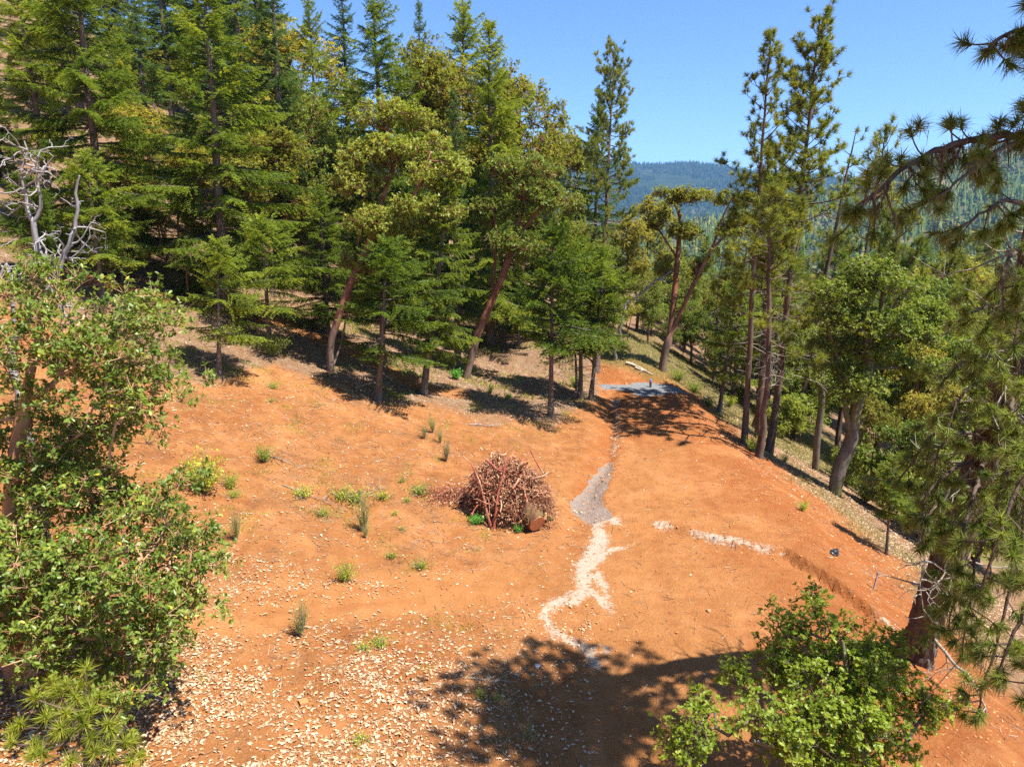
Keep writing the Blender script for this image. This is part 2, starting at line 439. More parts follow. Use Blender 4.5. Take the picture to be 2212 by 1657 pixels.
def zones(x, y):
    s = ditch_x(y) - x; r = x - edge_x(y)
    sand = np.zeros_like(x)
    for pts, wd in SAND: sand = np.maximum(sand, np.clip(0.56 - seg_dist(x, y, pts, [0.75 * q for q in wd]) / 0.42, 0, 0.92) * (seg_dist(x, y, pts) < 2))
    clay = blob(x, y, CLAY, 0.07, 0.14, 6)
    gravel = blob(x, y, GRAVEL, 0.12, 0.32, 8)
    n = fbm(x * 0.5, y * 0.5, 4, 21)
    duff = smooth(-0.6, 1.4, y - np.interp(x, DEX, DEY) + n * 3.5) * smooth(5.2, 4.2, x)
    far = smooth(41.5, 43.5, y + n * 3) * (x > 2)
    duff = np.maximum(duff, far)
    low = smooth(2.2, 4.4, r + n * 3.0)
    duff = np.maximum(duff, 0.85 * low)
    duff = duff * (1 - 0.9 * smooth(0.5, 0.1, seg_dist(x, y, UP_TRACK) - 0.35 + n * 0.6))
    grass = smooth(39.3, 40.5, y + 0.35 * (x - 7) + n * 2) * smooth(3.5, 5.5, x) * smooth(58, 50, y)
    grass = np.maximum(grass, smooth(1.0, 2.5, r + n * 3) * smooth(33.5, 36, y) * smooth(55, 48, y))
    grass = np.maximum(grass, 0.45 * smooth(1.8, 3.0, r + n * 4) * smooth(6.5, 4.5, r) * smooth(14, 18, y) * smooth(34, 30, y))
    red = smooth(-3.0, 0.2, r + n * 4 + 0.6) * smooth(3.8, 2.6, r + n * 2) * (y < 40)
    red = np.maximum(red, 0.8 * smooth(0.9, 0.2, np.abs(s - 0.1) + n) * smooth(20, 24, y) * (y < 40))
    red = np.maximum(red, smooth(37.8, 38.6, y) * smooth(40.6, 39.6, y) * smooth(3, 4.5, x) * smooth(8.8, 7.6, x))
    red = np.maximum(red, 0.7 * smooth(26, 30, y) * smooth(-0.3, 0.2, -s) * smooth(0.5, -0.5, r))
    pale = smooth(0.75, 0.2, seg_dist(x, y, TRACK) - 0.45 + n * 0.5) * smooth(1.6, -0.5, x)
    pad = smooth(-0.2, 0.5, -s - 0.15) * smooth(0.3, -1.2, r) * (y < 38.5)
    pale = np.maximum(pale, 0.75 * pad * smooth(30, 22, y))
    rut = np.zeros_like(x)
    for off in (-0.95, 0.85):                                  # wheel and track marks of the machine that graded the road
        lx = np.interp(y, [9, 14, 20, 28, 37], [4.2, 4.6, 5.3, 6.2, 7.0]) + off + 0.12 * np.sin(y * 0.7 + off)
        rut = np.maximum(rut, smooth(0.26, 0.10, np.abs(x - lx)) * (0.45 + 0.55 * (np.sin(y * 16) > 0)) * smooth(8, 10, y) * smooth(37, 35, y) * smooth(-.1, .15, fbm(x * .8, y * .5, 3, 61)))
    for off in (-0.28, 0.30):
        dtr = np.abs(seg_dist(x, y, [(p[0], p[1] + off) for p in TRACK])); rut = np.maximum(rut, 0.7 * smooth(0.16, 0.05, dtr) * smooth(-.15, .1, fbm(x * .7, y, 3, 63)))
    slope = smooth(0.3, 2.5, s) * smooth(0.5, 1.0, seg_dist(x, y, TRACK)) + 0.35 * smooth(-1.5, 0.5, r)
    return dict(rut=rut, slope=np.clip(slope, 0, 1), sand=sand, clay=clay, gravel=gravel, duff=duff, grass=grass, red=red, pale=pale)

def axis(lo, hi, step, ends, growth=1.18, biggest=120.0):
    a = list(np.arange(lo, hi + 1e-6, step))
    d = step
    while a[-1] < ends[1]:
        d = min(d * growth, biggest); a.append(a[-1] + d)
    d = step; b = [a[0]]
    while b[-1] > ends[0]:
        d = min(d * growth, biggest); b.append(b[-1] - d)
    return np.array(b[:0:-1] + a)

gx = axis(-13.0, 13.5, 0.115, (-7000, 7000), 1.12, 400)
gy = axis(8.6, 40.0, 0.125, (-300, 9000), 1.12, 400)
GX, GY = np.meshgrid(gx, gy)
GZ = H(GX, GY)
Z = zones(GX, GY)
GZ = GZ - 0.05 * Z['clay'] + 0.03 * Z['gravel'] - 0.02 * Z['rut']
NXn, NYn = len(gx), len(gy)
# shading normals from the whole sheet so that its pieces meet without a seam
dzx = np.gradient(GZ, gx, axis=1); dzy = np.gradient(GZ, gy, axis=0)
GN = norm(np.stack([-dzx, -dzy, np.ones_like(GZ)], -1)).reshape(-1, 3)
GV = np.stack([GX, GY, GZ], -1).reshape(-1, 3)
ii = (np.arange(NYn - 1)[:, None] * NXn + np.arange(NXn - 1)[None, :]).ravel()
GF = np.stack([ii, ii + 1, ii + NXn + 1, ii + NXn], -1)
fz = {k: v.ravel()[GF].mean(1) for k, v in Z.items()}
fx_ = GV[GF, 0].mean(1); fy_ = GV[GF, 1].mean(1)
zone_id = np.zeros(len(GF), int)
padm = (fx_ > ditch_x(fy_) + 0.25) & (fx_ < edge_x(fy_)) & (fy_ > 9) & (fy_ < 38.6)
zone_id[padm] = 1
zone_id[(seg_dist(fx_, fy_, TRACK) < 0.75) & (fx_ < 0)] = 2
zone_id[fz['sand'] > 0.6] = 3
zone_id[fz['clay'] > 0.5] = 4
zone_id[fz['gravel'] > 0.5] = 5

def soil_material():
    m = NT('red_clay_soil')
    p = m.wpos()
    nb = m.noise(0.35, 5, 0.6, p); nm = m.noise(2.2, 5, 0.65, p); nf = m.noise(14, 5, 0.7, p); ng = m.noise(70, 3, 0.7, p)
    base = m.mix(m.rng(nb, 0.35, 0.68), (0.261, 0.093, 0.026, 1), (0.354, 0.149, 0.049, 1))
    base = m.mix(m.rng(nm, 0.42, 0.72), base, (0.390, 0.176, 0.063, 1))
    dark = m.rng(nf, 0.30, 0.50, 1.0, 0.0)
    base = m.mix(m.math('MULTIPLY', dark, 0.45), base, (0.174, 0.063, 0.021, 1))
    base = m.mix(m.math('MULTIPLY', m.attr('pale'), m.rng(nm, 0.25, 0.6, 0.35, 0.95)), base, (0.390, 0.169, 0.057, 1))
    base = m.mix(m.math('MULTIPLY', m.attr('red'), m.rng(nm, 0.25, 0.65, 0.95, 0.45)), base, m.mix(nf, (0.254, 0.069, 0.017, 1), (0.333, 0.109, 0.031, 1)))
    # brown crumbs of rotted wood and needles over the slope, and pale scuffed dust
    hum = m.math('MULTIPLY', m.rng(m.noise(0.9, 6, 0.7, p), 0.50, 0.66), m.rng(m.noise(26, 4, 0.75, p), 0.46, 0.58))
    base = m.mix(m.math('MULTIPLY', hum, m.attr('slope')), base, (0.135, 0.070, 0.036, 1))
    base = m.mix(m.math('MULTIPLY', m.rng(m.noise(0.55, 4, 0.6, p, 0.8), 0.52, 0.70), 0.55), base, (0.50, 0.225, 0.085, 1))
    base = m.mix(m.math('MULTIPLY', m.attr('rut'), 0.5), base, (0.26, 0.085, 0.026, 1))
    dc = m.mix(m.rng(nf, 0.35, 0.65), (0.118, 0.073, 0.043, 1), (0.265, 0.164, 0.096, 1))
    dc = m.mix(m.rng(nm, 0.45, 0.7), dc, (0.293, 0.195, 0.121, 1))
    base = m.mix(m.math('MULTIPLY', m.attr('duff'), m.rng(nm, 0.3, 0.6, 0.75, 1.0)), base, dc)
    gc = m.mix(m.rng(nf, 0.35, 0.65), (0.070, 0.080, 0.021, 1), (0.209, 0.164, 0.061, 1))
    base = m.mix(m.math('MULTIPLY', m.attr('grass'), 0.75), base, gc)
    br = m.math('ADD', m.attr('sand'), m.math('ADD', m.math('MULTIPLY', m.math('SUBTRACT', m.noise(3.4, 8, 0.78, p, 1.6), 0.5), 2.6), m.math('MULTIPLY', m.math('SUBTRACT', nf, 0.5), 0.5)))
    sm = m.rng(br, 0.52, 0.80)
    base = m.mix(sm, base, m.mix(nf, (0.390, 0.293, 0.206, 1), (0.515, 0.418, 0.320, 1)))
    bc = m.math('ADD', m.attr('clay'), m.math('MULTIPLY', m.math('SUBTRACT', m.noise(5, 5, 0.7, p), 0.5), 1.0))
    base = m.mix(m.rng(bc, 0.42, 0.6), base, m.mix(nm, (0.230, 0.174, 0.139, 1), (0.306, 0.240, 0.196, 1)))
    bg_ = m.math('ADD', m.attr('gravel'), m.math('MULTIPLY', m.math('SUBTRACT', m.noise(4, 6, 0.75, p), 0.5), 1.6))
    base = m.mix(m.rng(bg_, 0.45, 0.62), base, m.mix(m.rng(ng, 0.3, 0.7), (0.105, 0.111, 0.118, 1), (0.279, 0.286, 0.293, 1)))
    base = m.mix(m.rng(ng, 0.3, 0.5, 0.25, 0.0), base, (0.139, 0.063, 0.029, 1))
    m.l.new(base, m.b.inputs['Base Color']); m.b.inputs['Roughness'].default_value = 0.95
    m.b.inputs['Specular IOR Level'].default_value = 0.12
    h = m.math('ADD', m.math('MULTIPLY', nf, 1.0), m.math('ADD', m.math('MULTIPLY', ng, 0.28), m.math('MULTIPLY', nm, 1.2)))
    m.bump(h, 0.95, 0.07)
    return m.m
SOIL = soil_material()

def ground_piece(name, mask):
    F = GF[mask]; used = np.unique(F); remap = np.zeros(len(GV), np.int64); remap[used] = np.arange(len(used))
    me = bpy.data.meshes.new(name)
    me.vertices.add(len(used)); me.vertices.foreach_set('co', GV[used].astype(np.float32).ravel())
    L = remap[F].ravel().astype(np.int32)
    me.loops.add(len(L)); me.loops.foreach_set('vertex_index', L)
    me.polygons.add(len(F)); me.polygons.foreach_set('loop_start', (np.arange(len(F)) * 4).astype(np.int32))
    for k, v in Z.items():
        a = me.attributes.new(k, 'FLOAT', 'POINT'); a.data.foreach_set('value', v.ravel()[used].astype(np.float32))
    me.update(calc_edges=True)
    me.polygons.foreach_set('use_smooth', np.ones(len(F), bool))
    me.normals_split_custom_set_from_vertices(GN[used].astype(np.float32))
    me.materials.append(SOIL)
    o = bpy.data.objects.new(name, me); COL.objects.link(o); o['kind'] = 'structure'
    STATS['tris'] += 2 * len(F)
    return o
ground_piece('ground', zone_id == 0)
ground_piece('graded_dirt_road', zone_id == 1)
ground_piece('dirt_path', zone_id == 2)
ground_piece('sand_wash_path', zone_id == 3)
ground_piece('dried_silt_ground', zone_id == 4)
ground_piece('gravel_ground', zone_id == 5)

# ------------------------------------------------------------------ far hills
def far_mat(name, c1, c2, c3, scale):
    m = NT(name); p = m.wpos()
    col = m.mix(m.rng(m.noise(scale, 6, 0.65, p), 0.38, 0.62), rgba(c1), rgba(c2))
    col = m.mix(m.rng(m.noise(scale * 0.25, 5, 0.6, p), 0.56, 0.66), col, rgba(c3))
    m.l.new(col, m.b.inputs['Base Color']); m.b.inputs['Roughness'].default_value = 1.0; m.b.inputs['Specular IOR Level'].default_value = 0.0
    return m.m
HILL_MAT = far_mat('wooded_hillside_floor', (0.05, 0.065, 0.022), (0.11, 0.10, 0.045), (0.20, 0.14, 0.08), 0.03)
MTN_MAT = far_mat('wooded_mountain_floor', (0.020, 0.034, 0.014), (0.035, 0.052, 0.02), (0.12, 0.10, 0.06), 0.012)

def hill_h(x, y):      # the wooded slope across the valley on the right
    ridge_y = 1500 + 0.25 * (x - 700)
    crest = np.interp(x, [-900, 100, 450, 640, 800, 1000, 1200, 1700, 2600], [-70, -40, 10, 62, 112, 150, 190, 240, 260])
    t = np.clip((y - 420) / (ridge_y - 420), 0, 1)
    z = -72 + (crest + 72) * (t ** 1.25)
    z = np.where(y > ridge_y, crest - (y - ridge_y) * 0.3, z)
    z = z + 26 * fbm(x / 170, y / 170, 4, 41) * smooth(420, 800, y)
    return np.maximum(z, -140)
def mtn_h(x, y):       # the blue ridge in the distance
    crest = np.interp(x, [-6000, -2500, -300, 500, 880, 1080, 1250, 1550, 1850, 2300, 3000, 4200, 7000],
                         [250, 330, 350, 330, 322, 332, 315, 268, 258, 190, 150, 330, 420])
    t = np.clip((y - 2300) / 2200, 0, 1)
    z = -110 + (crest + 110) * t ** 0.9
    z = z + 130 * fbm(x / 620, y / 900, 5, 77) * t * (1.15 - t)
    z = np.where(y > 4500, crest - (y - 4500) * 0.35, z)
    return np.maximum(z, -140)
def sheet(name, f, xs, ys, mat):
    X, Y = np.meshgrid(xs, ys); V = np.stack([X, Y, f(X, Y)], -1).reshape(-1, 3)
    n = len(xs); i = (np.arange(len(ys) - 1)[:, None] * n + np.arange(n - 1)[None, :]).ravel()
    g = Geo(); g.add(V, np.stack([i, i + 1, i + n + 1, i + n], -1))
    o = part(name, g, mat, smooth_shade=True, kind='structure'); return o
sheet('hillside', hill_h, np.linspace(-900, 2600, 120), np.linspace(400, 2300, 90), HILL_MAT)
sheet('mountain', mtn_h, np.linspace(-6000, 7000, 200), np.linspace(2000, 5200, 90), MTN_MAT)

def cone_trees(P, hgt, rad, tint, tiers=4, sides=6, seed=1):
    g = Geo(); r = np.random.default_rng(seed); n = len(P)
    ang0 = r.uniform(0, 6.28, n)
    for k in range(tiers):
        z0 = hgt * (0.06 + 0.80 * k / tiers); z1 = np.minimum(hgt * (0.06 + 0.80 * k / tiers + 0.52), hgt)
        rr = rad * (1 - k / (tiers + 0.35))
        V = np.empty((n, sides + 1, 3))
        for j in range(sides):
            a = ang0 + 6.2832 * j / sides + k * 0.5; q = rr * r.uniform(0.55, 1.25, n)
            V[:, j, 0] = P[:, 0] + q * np.cos(a); V[:, j, 1] = P[:, 1] + q * np.sin(a); V[:, j, 2] = P[:, 2] + z0 - hgt * r.uniform(0, 0.06, n)
        V[:, sides] = P; V[:, sides, 2] += z1
        F = np.concatenate([np.arange(n)[:, None] * (sides + 1) + np.array([j, (j + 1) % sides, sides]) for j in range(sides)])
        g.add(V.reshape(-1, 3), F, np.repeat(np.clip(tint + r.uniform(-.1, .1, n), 0, 1), sides + 1))
    return g
def puff_trees(g, P, hgt, rad, tint, m=26, seed=2):
    r = np.random.default_rng(seed); n = len(P)
    c = P[:, None, :] + np.array([0, 0, 1.0]) * (hgt * 0.58)[:, None, None]
    d = norm(r.normal(size=(n, m, 3)))
    q = c + d * (rad[:, None, None] * r.uniform(0.5, 1.0, (n, m, 1))) * np.array([1, 1, 0.85])
    s = (rad[:, None] * r.uniform(0.25, 0.5, (n, m)))[:, :, None]
    a = norm(np.cross(d, r.normal(size=(n, m, 3)))) * s; b = np.cross(d, a)
    T = np.stack([q + a, q - 0.5 * a + 0.87 * b, q - 0.5 * a - 0.87 * b], 2)
    g.tris(T.reshape(-1, 3, 3), np.repeat(np.clip(tint, 0, 1), m) * 1.0)
FAR_TREE = tint_mat('far_tree_foliage', [(0, (0.035, 0.065, 0.016)), (0.4, (0.085, 0.125, 0.028)), (0.7, (0.17, 0.185, 0.042)), (1.0, (0.28, 0.22, 0.07))], 0.95, 0.0)

r_ = np.random.default_rng(5)
n = 9500
hx = r_.uniform(60, 1250, n); hy = 400 + 1250 * r_.random(n) ** 1.2
keep = (hx / hy > 0.10) & (hx / hy < 0.95)
hx, hy = hx[keep], hy[keep]
P = np.stack([hx, hy, hill_h(hx, hy)], -1)
kind_n = fbm(hx / 90, hy / 90, 3, 3) + r_.normal(0, 0.10, len(hx))
con = kind_n < 0.07
hh = r_.uniform(14, 27, len(hx))
g = cone_trees(P[con], hh[con], hh[con] * r_.uniform(0.14, 0.2, con.sum()), np.clip(r_.normal(0.36, 0.16, con.sum()), 0, 0.8), 4, 6)
puff_trees(g, P[~con], hh[~con] * 0.75, hh[~con] * 0.30, np.clip(r_.normal(0.68, 0.15, (~con).sum()), 0, 1))
part('far_hillside_forest', g, FAR_TREE, kind='stuff')
n = 16000
mx = r_.uniform(350, 3300, n); my = 2500 + 2060 * r_.random(n) ** 0.6
keep = (mx / my > 0.10) & (mx / my < 0.8) & (fbm(mx / 260, my / 260, 4, 8) < 0.16)
mx, my = mx[keep], my[keep]
P = np.stack([mx, my, mtn_h(mx, my)], -1); hh = r_.uniform(16, 34, len(mx))
g = cone_trees(P, hh, hh * 0.26, np.clip(r_.normal(0.33, 0.15, len(mx)), 0, 0.8), 2, 5, 9)
part('far_mountain_forest', g, tint_mat('mountain_tree_foliage', [(0, (0.012, 0.024, 0.010)), (0.5, (0.034, 0.055, 0.020)), (1, (0.07, 0.085, 0.03))], 0.95, 0.0), kind='stuff')
# ------------------------------------------------------------------ tree makers
def rot_about(v, axis, ang):
    axis = norm(axis); c = np.cos(ang)[..., None]; s = np.sin(ang)[..., None]
    return v * c + np.cross(axis, v) * s + axis * (axis * v).sum(-1, keepdims=True) * (1 - c)

def needle_sprays(gc, O, D, N, S, step=0.075, nl=0.115, nw=0.020, droop=0.12, base_t=None, r=None):
    """flat fir sprays: origins O, directions D, up normals N, lengths S -> needle clumps left, right and above"""
    r = r or rng
    B = np.cross(D, N)
    K = int(np.ceil(S.max() / step))
    for k in range(K):
        ok = (k * step) < S
        if not ok.any(): break
        o, d, n, b, L = O[ok], D[ok], N[ok], B[ok], S[ok]
        m = len(o); f = k * step / L
        p = o + d * (k * step) - np.array([0, 0, 1.0]) * (droop * (k * step) ** 2)[..., None] if np.ndim(k) else o + d * (k * step) - np.array([0, 0, 1.0]) * droop * (k * step) ** 2
        dirs = (0.75 * d + 0.75 * b, 0.75 * d - 0.75 * b, 0.95 * d + 0.45 * n)
        for q, dd in enumerate(dirs):
            dd = norm(dd + r.normal(0, 0.16, (m, 3)))
            w = norm(np.cross(dd, n + r.normal(0, 0.5, (m, 3))))
            l = nl * r.uniform(0.7, 1.25, m) * (1 - 0.35 * f)
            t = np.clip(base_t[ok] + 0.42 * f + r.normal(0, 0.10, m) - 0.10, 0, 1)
            P = np.stack([p - w * nw, p + w * nw, p + dd * l[:, None]], 1)
            gc.tris(P, t)

def fir(seed, h=20.0, R=3.6, clear=0.06, dens=1.0, top_pow=0.85, droop=1.0, nl=0.155, dead=18, trunk_r=0.27, gap=0.12, asym=0.2):
    r = np.random.default_rng(seed)
    gt, gc, gd = Geo(), Geo(), Geo()
    zs = np.linspace(-0.6, h, 16)
    wx = np.cumsum(r.normal(0, 0.02, 16)) * h / 20; wy = np.cumsum(r.normal(0, 0.02, 16)) * h / 20
    wx -= wx[0]; wy -= wy[0]
    rad = trunk_r * np.clip(1 - zs / h, 0.02, 1) ** 0.8 * (1 + 0.5 * np.exp(-np.maximum(zs, 0) * 1.6)) + 0.012
    gt.tube(np.stack([wx, wy, zs], 1), rad, 9, 0.9, wob=0.06)
    axis_at = lambda z: np.stack([np.interp(z, zs, wx), np.interp(z, zs, wy), z], -1)
    nb = int(h * 11.5 * dens)
    zb = np.sort(clear * h + (0.985 - clear) * h * r.random(nb) ** 0.92)
    f = zb / h
    az = np.cumsum(np.full(nb, 2.399)) + r.normal(0, 0.35, nb)
    lob = 1 + asym * np.sin(az + r.uniform(0, 6)) + 0.22 * np.sin(zb * 2.1 + az * 1.0 + r.uniform(0, 6))
    prof = np.clip((1 - f) / (1 - clear), 0, 1) ** top_pow * np.clip(0.55 + (f - clear) * 3.2, 0.5, 1)
    L = R * prof * r.uniform(0.45, 1.2, nb) * lob + 0.25
    keep = r.random(nb) > gap * (f < 0.8)
    el0 = np.interp(f, [0, 0.35, 0.7, 1.0], [-0.25 * droop, -0.02, 0.35, 0.95]) + r.normal(0, 0.09, nb)
    Os, Ds, Ns, Ss, Bs = [], [], [], [], []
    for i in np.nonzero(keep)[0]:
        l = L[i]; m = 7; t = np.linspace(0, 1, m)
        hd = np.array([math.cos(az[i]), math.sin(az[i]), 0.0])
        up = np.array([0, 0, 1.0])
        e = el0[i] - droop * 0.30 * t + droop * 0.30 * t ** 3 + 0.10 * np.sin(t * 5 + i)
        seg = hd[None] * np.cos(e)[:, None] + up[None] * np.sin(e)[:, None]
        pts = axis_at(zb[i]) + np.vstack([[0, 0, 0], np.cumsum(seg[:-1] * (l / (m - 1)), 0)])
        br = 0.010 + 0.014 * l
        gt.tube(pts, br * (1 - 0.85 * t), 3, 0.45, cap=False)
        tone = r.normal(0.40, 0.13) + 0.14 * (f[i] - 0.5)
        ns = max(3, int((l - 0.2) / 0.10))
        ts = np.clip(np.linspace(0.16 + 0.10 * r.random(), 1.0, ns) + r.normal(0, 0.012, ns), 0, 1)
        o = np.stack([np.interp(ts, t, pts[:, k]) for k in range(3)], 1)
        tg = norm(np.stack([np.interp(ts, t, seg[:, k]) for k in range(3)], 1))
        bn = norm(np.cross(tg, np.broadcast_to(up, tg.shape))); nn = np.cross(bn, tg)
        sl = np.clip((0.18 + 0.46 * l * (1 - ts) ** 0.9 * np.clip(ts * 4.5, 0.3, 1)), 0.12, 0.85) * r.uniform(0.6, 1.2, ns)
        for sgn in (1, -1):
            a = r.normal(0.95, 0.16, ns)
            d = tg * np.cos(a)[:, None] + sgn * bn * np.sin(a)[:, None] + up * r.normal(-0.34, 0.24, ns)[:, None]
            Os.append(o); Ds.append(norm(d)); Ns.append(norm(nn + r.normal(0, 0.42, (ns, 3)))); Ss.append(sl); Bs.append(np.full(ns, tone) + r.normal(0, 0.06, ns))
        Os.append(o[-1:]); Ds.append(tg[-1:]); Ns.append(nn[-1:]); Ss.append(np.array([0.25])); Bs.append(np.array([tone + 0.15]))
    # leader tuft at the tip
    k = 14; a = r.uniform(0, 6.28, k)
    Os.append(axis_at(h - 0.9 * r.random(k))); Ds.append(norm(np.stack([np.cos(a) * 0.7, np.sin(a) * 0.7, np.full(k, 0.8)], 1)))
    Ns.append(norm(r.normal(0, 1, (k, 3)))); Ss.append(np.full(k, 0.32)); Bs.append(np.full(k, 0.55))
    D_ = np.concatenate(Ds); N_ = np.concatenate(Ns); N_ = norm(N_ - D_ * (N_ * D_).sum(1, keepdims=True))
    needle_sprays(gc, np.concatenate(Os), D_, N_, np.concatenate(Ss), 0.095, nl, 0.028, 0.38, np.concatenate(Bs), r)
    # bare dead twigs low on the stem
    for i in range(dead):
        z = r.uniform(0.05, max(clear, 0.12) + 0.12) * h; a = r.uniform(0, 6.28); l = r.uniform(0.4, 0.45 * R)
        p0 = axis_at(z); d = np.array([math.cos(a), math.sin(a), r.uniform(-0.35, 0.1)])
        q = p0 + d * l; q[2] -= 0.12 * l
        gd.tube([p0, p0 + d * l * 0.55, q], [0.018, 0.012, 0.004], 3, 0.9, cap=False)
        k = int(3 + l * 3); tt = r.uniform(0.3, 1, k); b = p0 + d * l * tt[:, None]
        gd.sticks(b, b + norm(np.array(d) + r.normal(0, 0.7, (k, 3))) * r.uniform(0.15, 0.45, (k, 1)), 0.006, 0.002, 0.8)
    return gt, gc, gd

def tuft_needles(g, P, D, n=45, L=0.24, w=0.010, back=0.12, spread=1.0, t0=0.5, r=None, droop=0.05):
    r = r or rng
    m = len(P)
    if m == 0: return
    P = np.repeat(P, n, 0); D = np.repeat(norm(D), n, 0); T = np.repeat(np.broadcast_to(t0, (m,)), n)
    k = m * n
    rad = r.normal(size=(k, 3)); rad = norm(rad - D * (rad * D).sum(1, keepdims=True))
    a = r.uniform(0.12, 1.0, k) ** 0.8 * 1.45 * spread
    d = norm(D * np.cos(a)[:, None] + rad * np.sin(a)[:, None])
    b = P - D * (back * r.random(k))[:, None]
    l = L * r.uniform(0.7, 1.15, k)
    tip = b + d * l[:, None]; tip[:, 2] -= droop * r.random(k)
    wv = norm(np.cross(d, r.normal(size=(k, 3)))) * w
    g.tris(np.stack([b - wv, b + wv, tip], 1), np.clip(T + r.normal(0, 0.16, k), 0, 1))

def pine(seed, h=19.0, R=2.1, clear=0.42, nb=60, tuft_n=46, L=0.26, w=0.011, trunk_r=0.24, sparse_low=0.5, dead=26, top_dead=False, sub=5):
    r = np.random.default_rng(seed)
    gt, gc, gd = Geo(), Geo(), Geo()
    zs = np.linspace(-0.7, h, 18)
    wx = np.cumsum(r.normal(0, 0.03, 18)); wy = np.cumsum(r.normal(0, 0.03, 18)); wx -= wx[0]; wy -= wy[0]
    rad = trunk_r * np.clip(1 - zs / h, 0.0, 1) ** 0.72 * (1 + 0.35 * np.exp(-np.maximum(zs, 0) * 1.2)) + 0.016
    gt.tube(np.stack([wx, wy, zs], 1), rad, 10, 0.95, wob=0.07)
    ax = lambda z: np.array([np.interp(z, zs, wx), np.interp(z, zs, wy), z])
    TP, TD, TT = [], [], []
    for i in range(nb):
        f = clear + (0.985 - clear) * ((i + r.random()) / nb)
        if f < clear + 0.22 and r.random() < sparse_low: continue
        z = f * h; a = i * 2.399 + r.normal(0, 0.5)
        g_ = (f - clear) / (1 - clear)
        l = R * (0.22 + 1.0 * (1 - g_) ** 0.75) * r.uniform(0.45, 1.2) * (0.8 if g_ < 0.12 else 1)
        hd = np.array([math.cos(a), math.sin(a), 0])
        m = 7; t = np.linspace(0, 1, m)
        e = np.interp(g_, [0, 0.4, 1], [-0.45, 0.05, 0.65]) + r.normal(0, 0.14) + t * r.uniform(0.35, 1.0)
        seg = hd[None] * np.cos(e)[:, None] + np.array([0, 0, 1.0])[None] * np.sin(e)[:, None] + np.cumsum(r.normal(0, 0.08, (m, 3)), 0)
        pts = ax(z) + np.vstack([[0, 0, 0], np.cumsum(seg[:-1] * l / (m - 1), 0)])
        gt.tube(pts, (0.012 + 0.013 * l) * (1 - 0.75 * t), 4, 0.75, cap=False)
        tone = r.normal(0.5, 0.14)
        TP.append(pts[-1]); TD.append(seg[-1]); TT.append(tone + 0.1)
        ns = max(1, int(sub * l * r.uniform(0.6, 1.2)))
        for j in range(ns):
            q = r.uniform(0.35, 1.0); p0 = np.array([np.interp(q, t, pts[:, k]) for k in range(3)])
            sd = norm(norm(seg[int(q * (m - 1))]) * 0.7 + norm(r.normal(0, 1, 3)) * 0.75 + np.array([0, 0, 0.35]))
            sl = r.uniform(0.18, 0.55)
            p1 = p0 + sd * sl * 0.55; p2 = p1 + norm(sd + np.array([0, 0, 0.6])) * sl * 0.5
            gt.tube([p0, p1, p2], [0.011, 0.009, 0.006], 3, 0.8, cap=False)
            TP.append(p2); TD.append(p2 - p1); TT.append(tone + r.normal(0, 0.08))
    if not top_dead:
        for k in range(6):
            TP.append(ax(h - 0.32 * k)); TD.append(np.array([r.normal(0, .25), r.normal(0, .25), 1.0])); TT.append(0.55)
    tuft_needles(gc, np.array(TP), np.array(TD), tuft_n, L, w, 0.18, 1.0, np.array(TT), r)
    for i in range(dead):
        z = r.uniform(0.22, clear + 0.12) * h; a = r.uniform(0, 6.28); l = r.uniform(0.3, 0.9 * R)
        hd = np.array([math.cos(a), math.sin(a), r.uniform(-0.5, 0.25)])
        p = [ax(z)]
        for k in range(4): p.append(p[-1] + (hd + r.normal(0, 0.3, 3)) * l / 4)
        gd.tube(p, np.linspace(0.02, 0.005, 5), 3, 0.9, cap=False)
        kk = 4; b = np.array(p)[r.integers(1, 5, kk)]
        gd.sticks(b, b + norm(r.normal(0, 1, (kk, 3)) + hd) * r.uniform(0.15, 0.5, (kk, 1)), 0.007, 0.003, 0.85)
    return gt, gc, gd

def ellipsoid_points(ells, n, r, shell=0.55, mind=0.25):
    """points spread through a union of ellipsoids, more of them near the surface"""
    vol = np.array([e[3] * e[4] * e[5] for e in ells]) ** 0.8; vol /= vol.sum()
    out = []
    tries = 0
    while len(out) < n and tries < n * 12:
        tries += 1
        e = ells[r.choice(len(ells), p=vol)]
        d = norm(r.normal(size=3)); q = (shell + (1 - shell) * r.random() ** 0.6) if r.random() < 0.8 else r.random() ** 0.5
        p = np.array(e[:3]) + d * q * np.array(e[3:6])
        if out and mind > 0:
            dd = np.linalg.norm(np.array(out[-400:]) - p, axis=1).min()
            if dd < mind * r.random(): continue
        out.append(p)
    return np.array(out)

